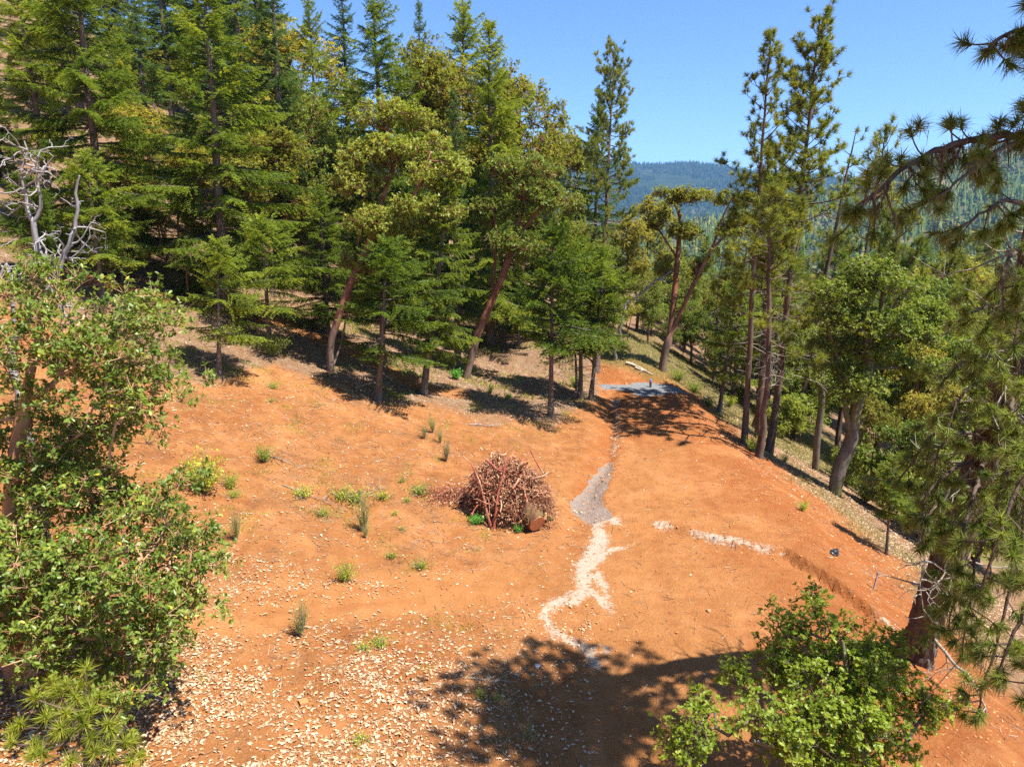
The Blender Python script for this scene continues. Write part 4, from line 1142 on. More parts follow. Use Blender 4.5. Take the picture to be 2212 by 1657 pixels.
# large round madrone with its grey leaning base
B = cast(715, 802); Y = B[1]
own_tree('madrone_tree', 'large round madrone whose pale leaning trunk forks at the ground', 'broadleaf tree', B, 401,
   [[B - [0, 0, .4]] + tr(Y, (712, 745), (745, 640), (800, 520, .6), (830, 420, 1), (860, 330, 1.2)), [B - [0.1, 0, .3]] + tr(Y, (738, 740, .5), (756, 640, 1), (775, 520, 1.5), (790, 400, 2)), tr(Y, (800, 520, .6), (900, 420, .2), (930, 330, .4))], 0.17,
   [el(865, 300, Y + 1, 1.9, 1.9, 1.4), el(790, 380, Y + 1, 1.7, 1.7, 1.6), el(940, 390, Y + .5, 1.5, 1.6, 1.3), el(860, 470, Y, 2.0, 1.5, 1.3), el(960, 450, Y, 0.9, 1.0, 0.7), el(800, 560, Y + .5, 1.3, 1.2, 0.8)], 800,
   (MAD_BARK, MADRONE), twigs=7, per=8, L=0.135, tone=0.58, yellow=0.03)
B = cast(1002, 815); Y = B[1]
own_tree('madrone_tree', 'leaning red barked madrone with a dark fire scarred foot', 'broadleaf tree', B, 402,
   [[B - [0, 0, .4]] + tr(Y, (1030, 725), (1062, 650), (1088, 590), (1110, 520, .3), (1130, 440, .4), (1150, 370, .5)), tr(Y, (1062, 650), (1068, 580, .3), (1074, 500, .6), (1060, 430, .8)), tr(Y, (1110, 520, .3), (1170, 450), (1190, 380))], 0.20,
   [el(1140, 390, Y + .5, 1.6, 1.6, 1.3), el(1085, 460, Y + .6, 1.2, 1.4, 1.2), el(1190, 440, Y + .3, 1.2, 1.3, 1.1), el(1140, 530, Y, 1.5, 1.2, 0.9)], 620,
   (MAD_BARK, MADRONE), twigs=6, per=8, L=0.13, tone=0.52, yellow=0.06)
B = cast(1428, 800); Y = B[1]
own_tree('madrone_tree', 'leaning twin stemmed madrone standing alone on the grassy shoulder', 'broadleaf tree', B, 403,
   [[B - [0, 0, .4]] + tr(Y, (1440, 745), (1468, 680), (1505, 600), (1540, 535), (1560, 470), (1585, 420)), tr(Y, (1445, 735), (1456, 650, .4), (1464, 560, .8), (1470, 470, 1), (1455, 420, 1.2)), tr(Y, (1540, 535), (1590, 490, -.4), (1612, 440, -.6)), tr(Y, (1505, 600), (1500, 540, 1), (1515, 460, 1.4)), tr(Y, (1464, 560, .8), (1425, 500, 1.2), (1400, 460, 1.5))], 0.23,
   [el(1450, 430, Y + 1, 1.3, 1.5, 0.55), el(1530, 430, Y + .6, 1.2, 1.6, 0.5), el(1590, 430, Y - .4, 1.1, 1.4, 0.6), el(1570, 500, Y, 1.3, 1.3, 0.6), el(1490, 500, Y + .8, 1.3, 1.3, 0.6), el(1410, 480, Y + 1.3, 1.0, 1.3, 0.7), el(1520, 580, Y + .9, 0.9, 1.1, 0.6), el(1440, 580, Y + 1.2, 0.8, 1.0, 0.6)], 460,
   (MAD_BARK, MADRONE_GOLD), twigs=6, per=9, L=0.14, tone=0.36, shell=0.3, tl=(0.2, 0.45))
B = cast(1802, 1066); Y = B[1]
own_tree('oak_tree', 'mossy forked oak with dark crooked limbs on the right hand slope', 'oak', B, 404,
   [[B - [0, 0, .4]] + tr(Y, (1812, 1010), (1842, 950), (1845, 890), (1880, 800, .3), (1868, 740), (1900, 690), (1910, 620)), tr(Y, (1842, 950), (1826, 890), (1818, 820), (1800, 740)), tr(Y, (1880, 800), (1945, 790, -.3), (2000, 800, -.5)), tr(Y, (1868, 740), (1925, 720), (1990, 735))], 0.28,
   [el(1880, 640, Y, 2.2, 2.0, 1.4), el(1800, 720, Y, 1.7, 1.6, 1.3), el(1970, 700, Y, 1.9, 1.6, 1.2), el(1870, 790, Y, 1.9, 1.6, 1.1), el(2000, 790, Y - .4, 1.1, 1.0, 0.7), el(1800, 850, Y, 1.1, 1.1, 0.8)], 720,
   (OAK_BARK, OAK), twigs=6, per=8, L=0.125, wr=0.6, tone=0.5)
B = cast(1762, 1017); Y = B[1]
own_tree('oak_tree', 'pale split trunked oak just left of the mossy forked one', 'oak', B, 405,
   [[B - [0, 0, .3]] + tr(Y, (1764, 960), (1776, 870), (1774, 800), (1770, 700)), tr(Y, (1776, 870), (1790, 800), (1800, 760))], 0.17,
   [el(1770, 720, Y, 1.3, 1.3, 1.0), el(1740, 800, Y, 1.1, 1.1, 0.8)], 150, (OAK_BARK, OAK), twigs=6, per=7, L=0.10, wr=0.6)

# the near madrone
B = np.array([-8.3, 10.6, base_z(-8.3, 10.6)])
own_tree('madrone_tree', 'big glossy leaved madrone crown nearest the camera, hanging over the slope', 'broadleaf tree', B, 406,
   [[B - [0, 0, .4], (-8.25, 10.6, 3.0), (-7.9, 10.7, 5.2), (-7.5, 10.9, 6.8), (-7.2, 11.0, 7.8)], [(-8.25, 10.6, 2.6), (-7.2, 10.3, 3.4), (-6.2, 10.1, 4.0), (-5.4, 10.0, 4.2)],
    [(-8.25, 10.6, 2.2), (-7.3, 10.0, 2.6), (-6.3, 9.7, 2.8)]], 0.24,
   [[-7.2, 11.2, 7.25, 1.55, 1.7, 1.15], [-7.3, 11.1, 6.2, 1.9, 1.7, 1.0], [-6.1, 10.8, 6.2, 0.75, 0.9, 0.5], [-7.9, 10.8, 5.2, 1.3, 1.5, 1.1], [-5.75, 10.1, 3.9, 1.25, 1.4, 1.15], [-6.5, 9.9, 3.1, 1.6, 1.5, 1.2], [-7.8, 9.9, 3.4, 1.4, 1.4, 1.3], [-6.0, 9.6, 2.3, 1.35, 1.2, 0.85], [-5.2, 10.0, 3.1, 0.8, 1.0, 0.7], [-5.2, 10.5, 4.9, 0.5, 0.6, 0.4], [-7.0, 10.9, 4.9, 1.0, 1.0, 0.7], [-7.5, 10.6, 4.5, 1.4, 1.2, 0.9], [-6.8, 10.3, 4.3, 1.3, 1.2, 0.8], [-6.4, 10.4, 5.3, 0.9, 0.9, 0.6]], 1020,
   (TAN_BARK, MADRONE_NEAR), lobes_k=8, twigs=7, per=8, L=0.084, wr=0.46, detail=1, tone=0.48, tl=(0.15, 0.38), yellow=0.022, shell=0.45, rtip=0.007, tspread=0.16)

# the near oak, lower right
B = np.array([5.3, 8.9, base_z(5.3, 8.9)])
def et(px, py, t, rx, ry, rz): p = at_t(px, py, t); return [p[0], p[1], p[2], rx, ry, rz]
own_tree('oak_tree', 'small sunlit oak seen from above, nearest the camera below the huge pine', 'oak', B, 407,
   [[B - [0, 0, .3], (5.25, 8.95, 1.0), (5.0, 9.1, 2.0), (4.9, 9.4, 2.9)], [(5.25, 8.95, 0.9), (4.2, 8.8, 1.5), (3.4, 8.7, 1.8)], [(5.25, 8.95, 1.1), (5.9, 9.0, 2.1), (6.5, 9.2, 2.7)]], 0.13,
   [et(1775, 1395, 11.0, 0.85, 0.9, 0.55), et(1650, 1480, 10.8, 0.65, 0.8, 0.5), et(1880, 1450, 10.8, 0.85, 0.9, 0.6), et(1760, 1560, 10.3, 1.1, 1.0, 0.7), et(1560, 1600, 10.2, 0.7, 0.8, 0.4), et(1970, 1500, 10.9, 0.55, 0.7, 0.4), et(1890, 1610, 10.0, 0.9, 0.9, 0.6), et(1755, 1310, 11.4, 0.28, 0.4, 0.25), et(1690, 1400, 11.2, 0.4, 0.5, 0.35), et(1480, 1650, 10.0, 0.5, 0.6, 0.25)], 430,
   (OAK_BARK, OAK_NEAR), lobes_k=7, twigs=6, per=7, L=0.078, wr=0.62, detail=1, lobes=True, tone=0.5, tl=(0.12, 0.34), shell=0.35, rtip=0.006, step=0.3, tspread=0.15)
print('own trees', round(_time.time() - _T0, 1), STATS)

# silver dead snag
B = np.array([-8.95, 12.5, base_z(-8.95, 12.5)])
g = Geo(); _r = np.random.default_rng(31)
S_ = lambda px, py, Y=12.7: at_depth(px, py, Y) - B
def limb(pts, r0, r1, sides=8):
    P = np.array(pts); L = np.r_[0, np.cumsum(np.linalg.norm(np.diff(P, axis=0), axis=1))]; n = max(5, int(L[-1] / 0.14)); s = np.linspace(0, L[-1], n)
    q = np.stack([np.interp(s, L, P[:, k]) for k in range(3)], 1)
    q[1:-1] = 0.25 * q[:-2] + 0.5 * q[1:-1] + 0.25 * q[2:]
    q[1:-1] += _r.normal(0, 0.018, (n - 2, 3))
    g.tube(q, np.linspace(r0, r1, n), sides, 0.95, wob=0.10); return q
limb([(0, 0, -.4), (0.1, 0.05, 2.5), S_(20, 760), S_(60, 690), S_(108, 625)], 0.10, 0.062)
a = limb([S_(108, 625), S_(92, 580), S_(75, 520), S_(72, 480)], 0.055, 0.045)
b = limb([S_(72, 480), S_(50, 445), S_(55, 415), S_(45, 380), S_(62, 330), S_(52, 305)], 0.038, 0.010)
c = limb([S_(72, 480), S_(92, 455), S_(92, 420), S_(85, 395), S_(75, 365), S_(82, 340)], 0.034, 0.010)
d = limb([S_(108, 625), S_(128, 590), S_(150, 520), S_(168, 470), S_(165, 420), S_(172, 380)], 0.052, 0.016)
e = limb([S_(108, 625), S_(125, 650, 12.5), S_(150, 690, 12.4), S_(160, 740, 12.3)], 0.04, 0.012)
f = limb([S_(30, 700), S_(12, 560), S_(2, 600)], 0.035, 0.03)
for q, nb, r0, l in ((a, 4, .018, .7), (b, 11, .016, .75), (c, 11, .015, .7), (d, 12, .016, .65), (e, 11, .013, .6), (f, 3, .02, .8)):
    for k in range(nb):
        i = int(_r.integers(len(q) // 4, len(q))); dd = norm(_r.normal(0, 1, 3) * [1, .5, .7] + [0, 0, 0.05])
        dead_branch(g, q[i], dd, l * _r.uniform(.5, 1.2), r0, _r, 2, 0.45)
t = thing('dead_tree', 'silver grey dead snag with twisted bare branches above the near madrone', 'dead tree', B)
part('trunk', g, GREY_WOOD, t, True)
# dead white branches
def dead_thing(name, label, cat, pts, r0, seed, mat=GREY_WOOD, twigs=4, tl=0.5, fork=True):
    P = np.array(pts, float); b = P[0].copy(); P = P - b; r = np.random.default_rng(seed); g = Geo()
    L = np.r_[0, np.cumsum(np.linalg.norm(np.diff(P, axis=0), axis=1))]; n = max(5, int(L[-1] / 0.25)); s = np.linspace(0, L[-1], n)
    q = np.stack([np.interp(s, L, P[:, k]) for k in range(3)], 1); q[1:-1] += r.normal(0, r0 * 0.35, (n - 2, 3))
    g.tube(q, np.linspace(r0, r0 * 0.35, n), 7, 0.95, wob=0.1)
    for k in range(twigs):
        i = int(r.integers(n // 3, n)); dead_branch(g, q[i], norm(q[min(i + 1, n - 1)] - q[i - 1]) + r.normal(0, .6, 3), tl * r.uniform(.5, 1.2), r0 * .4, r, 1, .2)
    o = part(name, g, mat, smooth_shade=True); o.location = b; tag(o, label, cat); return o
# ------------------------------------------------------------------ huge near pine
class PineBuild:
    def __init__(self, seed):
        self.r = np.random.default_rng(seed); self.w = Geo(); self.P = []; self.D = []; self.T = []; self.lich = []
    def limb(self, pts, r0, r1, nsub, sub_len, up=0.35, hang=0.0, tone=0.5, start=0.25, bare=0.12, side=1.0):
        r = self.r; P = np.array(pts, float)
        L = np.r_[0, np.cumsum(np.linalg.norm(np.diff(P, axis=0), axis=1))]; n = max(8, int(L[-1] / 0.16)); s = np.linspace(0, L[-1], n)
        q = np.stack([np.interp(s, L, P[:, k]) for k in range(3)], 1)
        for _ in range(3): q[1:-1] = 0.25 * q[:-2] + 0.5 * q[1:-1] + 0.25 * q[2:]
        q[1:-1] += r.normal(0, 0.012, (n - 2, 3))
        self.w.tube(q, np.linspace(r0, r1, n), 8, 0.9, wob=0.12)
        tan = norm(np.gradient(q, axis=0))
        for k in range(nsub):
            f = start + (1 - start) * (k + r.random()) / nsub; i = min(n - 1, int(f * (n - 1)))
            self.twig(q[i], tan[i], sub_len * r.uniform(0.5, 1.2), max(0.010, r1 * 0.8), up, hang, tone, bare, side)
        self.P.append(q[-1]); self.D.append(tan[-1]); self.T.append(tone)
        for k in range(int(n * 0.5)):
            if r.random() < 0.35: self.lich.append(q[int(r.integers(2, n))])
        return q
    def twig(self, p0, tan, l, r0, up, hang, tone, bare, side=1.0, depth=1):
        r = self.r
        rad = r.normal(size=3); rad = norm(rad - tan * (rad @ tan)); d = norm(tan * 0.4 + rad * side + np.array([0, 0, 0.15 - hang]))
        n = max(4, int(l / 0.11)); p = [p0]; curl = r.uniform(0.5, 1.3) * up
        for j in range(n):
            d = norm(d + np.array([0, 0, (-hang * 0.5 * (1 - j / n) + curl * (j / n))]) * 0.45 + r.normal(0, 0.10, 3)); p.append(p[-1] + d * l / n)
        p = np.array(p)
        self.w.tube(p, np.linspace(r0, 0.007, n + 1), 5, 0.85, cap=False)
        if r.random() > bare:
            self.P.append(p[-1]); self.D.append(d); self.T.append(np.clip(tone + r.normal(0, 0.10), 0, 1))
        if r.random() < 0.4: self.lich.append(p[int(r.integers(1, n))])
        if depth and r.random() < 0.65:
            i = int(r.integers(n // 2, n + 1)); self.twig(p[i], d, l * 0.5, r0 * 0.7, up, hang, tone, bare, side, 0)

B = cast(1976, 1418); BPY = B[1]
bp = PineBuild(9)
def V3(px, py, Y): return at_depth(px, py, Y) - B
def VL(py0, pts):
    k = -0.0027 * max(0.0, 1425 - py0); return [V3(a, b, BPY + k + c) for a, b, c in pts]
trunk_px = [(1976, 1425, 0), (2000, 1340, 0), (2040, 1225, 0.05), (2090, 1090, 0.1), (2130, 975, 0.2), (2165, 860, 0.2), (2205, 710, 0.3), (2250, 500, 0.3), (2290, 300, 0.3), (2350, 100, 0.3), (2530, -200, 0.4), (2730, -520, 0.4)]
LEANY = lambda py: -0.0027 * max(0.0, 1425 - py)          # the stem also leans towards the camera
tp = np.array([V3(px, py, BPY + LEANY(py)) for px, py, dy in trunk_px]); tp = np.vstack([tp[0] - [0.12, 0, 0.6], tp])
bark = Geo()
L = np.r_[0, np.cumsum(np.linalg.norm(np.diff(tp, axis=0), axis=1))]; s = np.linspace(0, L[-1], 60)
q = np.stack([np.interp(s, L, tp[:, k]) for k in range(3)], 1)
for _ in range(4): q[1:-1] = 0.25 * q[:-2] + 0.5 * q[1:-1] + 0.25 * q[2:]
bark.tube(q, np.interp(s, [0, 1.2, 6, 12, 20], [0.40, 0.30, 0.24, 0.18, 0.07]), 22, 0.9, wob=0.035)
# thick plates of bark standing off the trunk
_r = np.random.default_rng(4); tn = norm(np.gradient(q, axis=0)); m = 900
si = _r.uniform(0.2, 11.0, m); c0 = np.stack([np.interp(si, s, q[:, k]) for k in range(3)], 1); t0 = norm(np.stack([np.interp(si, s, tn[:, k]) for k in range(3)], 1))
rr = np.interp(si, [0, 1.2, 6, 12, 20], [0.40, 0.30, 0.24, 0.18, 0.07]); a0 = _r.uniform(0, 6.28, m)
e1 = norm(np.cross(t0, [0.31, 0.95, 0.05])); e2 = np.cross(t0, e1)
nrm = e1 * np.cos(a0)[:, None] + e2 * np.sin(a0)[:, None]; sd = np.cross(t0, nrm)
hh = _r.uniform(0.07, 0.17, m)[:, None]; ww = _r.uniform(0.03, 0.065, m)[:, None]; cc = c0 + nrm * (rr * 1.0)[:, None]; th = _r.uniform(0.015, 0.035, m)[:, None]
pl = Geo(); ring = [(-1, -.7), (-.2, -1), (1, -.6), (.8, .8), (-.1, 1), (-.9, .6)]
top = np.stack([cc + nrm * th + sd * ww * a * 0.85 + t0 * hh * b * 0.85 for a, b in ring], 1); bot = np.stack([cc - nrm * 0.04 + sd * ww * a + t0 * hh * b for a, b in ring], 1)
VV = np.concatenate([top, bot], 1); base = np.arange(m)[:, None] * 12
pl.add(VV.reshape(-1, 3), np.concatenate([base + [0, 1, 2, 3], base + [0, 3, 4, 5]] + [base + [k, 6 + k, 6 + (k + 1) % 6, (k + 1) % 6] for k in range(6)]), np.repeat(_r.uniform(0.7, 1.0, m), 12))

T_ = lambda i: q[int(np.argmin(np.abs(q[:, 2] - i)))]
# long limb over the view with curled hanging twigs and upright tufts
main = VL(330, [(2285, 330, +.2), (2200, 292, -.3), (2120, 298, -.6), (2060, 312, -.8), (2000, 335, -1.0), (1945, 365, -1.2), (1900, 405, -1.35), (1868, 445, -1.4), (1845, 462, -1.45)])
bp.limb(main, 0.062, 0.024, 24, 0.58, up=0.15, hang=0.9, tone=0.40, bare=0.35)
bp.limb(main, 0.04, 0.015, 15, 0.36, up=1.1, hang=-0.5, tone=0.52, bare=0.0, start=0.2)
bp.limb(VL(300, [(2210, 300, -.3), (2150, 330, -1), (2080, 380, -1.4), (2030, 430, -1.5), (1990, 440, -1.5)]), 0.032, 0.012, 9, 0.45, 0.2, 0.7, 0.42, bare=0.3)
bp.limb(VL(450, [(2240, 450, 0), (2170, 430, -.8), (2110, 470, -1.2), (2060, 500, -1.3)]), 0.04, 0.014, 8, 0.42, 0.4, 0.4, 0.42, bare=0.2)
bp.limb(VL(560, [(2235, 560, +.2), (2190, 540, -.8), (2160, 610, -1.4), (2170, 690, -1.6)]), 0.04, 0.014, 9, 0.45, 0.4, 0.4, 0.38, bare=0.2)
bp.limb(VL(660, [(2215, 660, +.3), (2150, 650, -.3), (2090, 680, -.6), (2050, 700, -.8)]), 0.04, 0.014, 11, 0.42, 0.6, 0.2, 0.5, bare=0.1)
bp.limb(VL(790, [(2185, 790, +.2), (2130, 760, -.5), (2070, 790, -.9), (2030, 830, -1.1)]), 0.04, 0.014, 11, 0.42, 0.5, 0.3, 0.45, bare=0.15)
bp.limb(VL(910, [(2150, 910, +.2), (2080, 900, -.2), (2010, 940, -.4), (1960, 1010, -.5), (1935, 1050, -.5)]), 0.04, 0.014, 12, 0.40, 0.4, 0.5, 0.34, bare=0.3)
bp.limb(VL(990, [(2125, 990, +.1), (2060, 1010, -.5), (2000, 1060, -.8), (1985, 1130, -.9)]), 0.04, 0.014, 9, 0.38, 0.5, 0.4, 0.42, bare=0.25)
bp.limb(VL(740, [(2200, 740, 0), (2290, 800, -1.6), (2240, 960, -2.6), (2180, 1090, -3.0), (2140, 1200, -3.1), (2110, 1290, -3.2)]), 0.05, 0.015, 26, 0.46, 0.8, 0.2, 0.55, start=0.35, bare=0.08)
bp.limb(VL(700, [(2210, 700, 0), (2330, 850, -1.8), (2290, 1080, -3.0), (2230, 1260, -3.3), (2180, 1390, -3.5), (2150, 1470, -3.6)]), 0.05, 0.015, 28, 0.46, 0.8, 0.2, 0.56, start=0.35, bare=0.08)
bp.limb(VL(620, [(2230, 620, 0), (2360, 900, -1.8), (2330, 1250, -3.3), (2270, 1430, -3.5), (2230, 1530, -3.7)]), 0.05, 0.015, 24, 0.46, 0.8, 0.2, 0.55, start=0.4, bare=0.08)
bp.limb(VL(1060, [(2100, 1060, 0), (2090, 1160, -1.4), (2060, 1230, -1.8), (2045, 1265, -1.9)]), 0.035, 0.014, 8, 0.35, 0.9, 0.2, 0.56, bare=0.1)
bp.limb(VL(880, [(2160, 880, 0), (2230, 930, -.6), (2280, 1000, -1.0)]), 0.05, 0.016, 14, 0.42, 0.7, 0.2, 0.45, bare=0.1)
bp.limb(VL(170, [(2350, 170, +.2), (2260, 80, -.4), (2190, 66, -.8), (2150, 84, -1.0), (2128, 118, -1.1)]), 0.05, 0.018, 16, 0.34, 0.5, 0.3, 0.30, start=0.3, bare=0.05)
bp.limb(VL(300, [(2310, 300, 0), (2260, 250, -.6), (2215, 240, -.9)]), 0.05, 0.016, 9, 0.36, 0.6, 0.3, 0.36, bare=0.05)
bp.limb(VL(120, [(2330, 120, 0), (2280, 0, -.6), (2215, 10, -.9)]), 0.05, 0.016, 9, 0.36, 0.6, 0.3, 0.36, bare=0.05)
for pts, nn in (([(2130, 985, 0), (2100, 1080, -1.6), (2070, 1180, -2.2), (2060, 1290, -2.4), (2050, 1370, -2.4)], 20), ([(2180, 820, 0), (2190, 960, -1.8), (2150, 1100, -2.4), (2110, 1200, -2.6), (2090, 1330, -2.7), (2080, 1420, -2.7)], 24),
                ([(2160, 900, 0), (2200, 1100, -2.0), (2190, 1250, -2.6), (2150, 1400, -2.8), (2120, 1500, -2.8), (2105, 1560, -2.8)], 24), ([(2110, 1050, 0), (2040, 1060, -.6), (2000, 1120, -.9), (1985, 1190, -1.0)], 12), ([(2140, 950, 0), (2080, 930, -.8), (2030, 960, -1.1), (2010, 1030, -1.2)], 12),
                ([(2180, 830, 0), (2110, 820, -.9), (2060, 870, -1.2), (2045, 940, -1.3)], 12), ([(2200, 740, 0), (2230, 900, -1.6), (2215, 1050, -2.2), (2205, 1180, -2.4)], 16), ([(2210, 700, 0), (2160, 720, -1), (2120, 800, -1.4)], 10), ([(2240, 560, 0), (2210, 620, -1.2), (2190, 760, -1.8)], 10)):
    bp.limb(VL(pts[0][1], pts), 0.04, 0.012, nn, 0.40, 0.7, 0.3, _r.uniform(.42, .58), start=.25, bare=.1)
# crown above the frame, which throws its shade on the road
for k in range(60):
    f = _r.uniform(13.6, 19.0); p0 = T_(f); a = k * 2.4; l = _r.uniform(0.9, 2.5) * (1.3 - (f - 13.6) / 14)
    pass
    d0 = np.array([math.cos(a), math.sin(a), 0.1]); bp.limb([p0, p0 + d0 * l * .5, p0 + d0 * l + [0, 0, .4]], 0.05, 0.016, int(6 + l * 3), 0.5, 0.6, 0.1, 0.45, bare=0.05)
# bare dead limbs
dg = Geo()
for pts, r0 in ((VL(1225, [(2040, 1225, 0), (2000, 1210, -.5), (1985, 1270, -.6), (1998, 1330, -.6)]), .03), (VL(1060, [(2100, 1060, -.2), (2060, 1040, -.8), (2020, 1120, -.9), (2010, 1180, -.9)]), .035),
                (VL(1370, [(2010, 1370, -.2), (2050, 1420, -.8), (2100, 1470, -1.2), (2130, 1530, -1.5), (2145, 1600, -1.6)]), .04), (VL(860, [(2170, 860, 0), (2190, 1000, -.9), (2170, 1120, -1.1)]), .03)):
    P_ = np.array(pts); LL = np.r_[0, np.cumsum(np.linalg.norm(np.diff(P_, axis=0), axis=1))]; n = max(6, int(LL[-1] / .15)); ss = np.linspace(0, LL[-1], n)
    qq = np.stack([np.interp(ss, LL, P_[:, k]) for k in range(3)], 1); qq[1:-1] += _r.normal(0, .015, (n - 2, 3))
    dg.tube(qq, np.linspace(r0, .008, n), 6, .9, wob=.1)
    for k in range(11):
        i = int(_r.integers(n // 4, n)); dead_branch(dg, qq[i], norm(_r.normal(0, 1, 3) + [0, -.2, -.5]), _r.uniform(.3, .8), .012, _r, 1, .25)
for k in range(70):
    z = _r.uniform(1.5, 9.5); p0 = T_(z); a = _r.uniform(0, 6.28); dead_branch(dg, p0 + np.array([math.cos(a), math.sin(a), 0]) * .25, [math.cos(a), math.sin(a), _r.uniform(-.5, .1)], _r.uniform(.4, 1.3), .018, _r, 1, .22)
lg = Geo(); LP = np.array(bp.lich); k = 9
A = np.repeat(LP, k, 0) + _r.normal(0, .05, (len(LP) * k, 3)); lg.sticks(A, A + np.stack([_r.normal(0, .03, len(A)), _r.normal(0, .03, len(A)), -_r.uniform(.05, .2, len(A))], 1), .006, .002, _r.random(len(A)))
zz = _r.uniform(2.2, 8.5, 700); A = np.array([T_(z) for z in zz]); aa = _r.uniform(0, 6.28, 700); A = A + np.stack([np.cos(aa) * .27, np.sin(aa) * .27, _r.normal(0, .08, 700)], 1)
lg.sticks(A, A + np.stack([_r.normal(0, .03, 700), _r.normal(0, .03, 700), -_r.uniform(.05, .22, 700)], 1), .009, .003, _r.random(700))
ng = Geo(); tuft_needles(ng, np.array(bp.P), np.array(bp.D), 110, 0.20, 0.0065, 0.14, 1.10, np.array(bp.T), _r, 0.07)
t = thing('pine_tree', 'huge near pine with plated bark and hanging tufts, leaning out at the right', 'pine', B)
part('trunk', bark, PINE_BARK, t, True); part('bark_plates', pl, PINE_BARK, t, kind='stuff')
part('branches', bp.w, PINE_BARK, t, True); part('dead_branches', dg, DEAD_TWIG, t, True); part('lichen', lg, LICHEN, t, kind='stuff'); part('crown', ng, PINE_NEAR, t)
print('big pine', round(_time.time() - _T0, 1), STATS, len(bp.P))

# young pine, lower left
B = np.array([-5.5, 7.35, base_z(-5.5, 7.35)]); yp = PineBuild(12); B0 = B
def Y3(px, py, t): return at_t(px, py, t - 1.7) - B0
top = Y3(185, 1440, 10.6)
yp.w.tube([np.array([0, 0, -.3]), top * 0.5 + [0.05, 0, 0], top], [0.05, 0.035, 0.012], 8, 0.8)
yp.P.append(top); yp.D.append(np.array([0, 0, 1.0])); yp.T.append(.6)
for px, py, tt in [(70, 1500, 10.4), (110, 1470, 10.9), (160, 1500, 10.3), (215, 1500, 10.4), (40, 1560, 10.2), (130, 1570, 9.9), (180, 1560, 10.0), (235, 1560, 10.2), (70, 1625, 9.8), (150, 1640, 9.6), (205, 1620, 9.9), (270, 1600, 10.2), (285, 1640, 10.1), (20, 1600, 10.1), (110, 1680, 9.5), (235, 1680, 9.6), (30, 1670, 9.7), (240, 1620, 10.0), (95, 1545, 10.2), (180, 1470, 10.6)]:
    p1 = Y3(px, py, tt); p0 = top * np.clip((p1[2] - 0.35) / top[2], 0.15, 0.85); mid = (p0 + p1) / 2 + [0, 0, -.06]
    yp.w.tube([p0, mid, p1 - [0, 0, .06], p1], [.016, .013, .010, .008], 5, .8, cap=False)
    dd = norm(norm(p1 - p0) * 0.6 + [0, 0, .6]); yp.P.append(p1); yp.D.append(dd); yp.T.append(.55 + _r.normal(0, .08))
    for k in range(1):
        p2 = mid + (p1 - mid) * _r.uniform(.2, .8) + norm(_r.normal(0, 1, 3) + [0, 0, .3]) * _r.uniform(.12, .3); yp.w.tube([mid + (p1 - mid) * .2, p2], [.01, .007], 4, .8, cap=False); yp.P.append(p2); yp.D.append(norm(dd + _r.normal(0, .4, 3))); yp.T.append(.45 + _r.normal(0, .1))
ng = Geo(); tuft_needles(ng, np.array(yp.P), np.array(yp.D), 95, 0.185, 0.0050, 0.10, 1.05, np.array(yp.T), _r, 0.05)
t = thing('pine_tree', 'low young pine with bright yellow green needle tufts under the near madrone', 'pine', B)
part('trunk', yp.w, PINE_BARK, t, True); part('crown', ng, PINE_YOUNG, t)
# ------------------------------------------------------------------ brush pile with root stump
RED_STICK = bark_mat('red_stick_bark', (0.27, 0.070, 0.048), (0.42, 0.135, 0.085), (0.52, 0.28, 0.16), 5.0, 0.3, 0.65, 0.3, 0.01)
TAN_STICK = bark_mat('dry_peeled_stick', (0.36, 0.20, 0.11), (0.52, 0.33, 0.19), (0.24, 0.12, 0.07), 6.0, 0.3, 0.8, 0.3, 0.01)
TWIG_PILE = tint_mat('dry_twigs', [(0, (0.12, 0.040, 0.022)), (0.35, (0.30, 0.105, 0.055)), (0.65, (0.46, 0.23, 0.12)), (1, (0.66, 0.44, 0.26))], 0.85)
CUT_WOOD = plain_mat('fresh_cut_wood', (0.52, 0.30, 0.15), 0.8, 0.2, 0.25, 9)
CUT_RED = plain_mat('orange_cut_wood', (0.46, 0.19, 0.075), 0.8, 0.2, 0.25, 9)
STUMP_BARK = bark_mat('mossy_stump_bark', (0.07, 0.036, 0.02), (0.20, 0.105, 0.05), (0.15, 0.12, 0.035), 6, 0.8, 0.95, 1.0, 0.06)
ROOT = bark_mat('muddy_root', (0.22, 0.09, 0.045), (0.38, 0.17, 0.085), (0.30, 0.14, 0.07), 7, 0.5)
PB = cast(1103, 1108)
r = np.random.default_rng(61)
pile = thing('brush_pile', 'heaped burn pile of red branches and brush on the orange dirt', 'brush pile', PB)
A_, B_, HP = 1.36, 1.05, 1.85            # half width, half depth, height of the heap
def heap_z(x, y):
    x = np.asarray(x, float); y = np.asarray(y, float)
    q = np.clip(1 - (x / A_) ** 2 - (y / B_) ** 2, 0, 1); return HP * q ** 0.62 * (0.80 + 0.75 * (fbm(x * 1.3 + 3, y * 1.3, 3, 12) + 0.12) - 0.14 * np.sin(2.3 * x + 0.6))
def gz(x, y): return base_z(PB[0] + x, PB[1] + y) - PB[2]
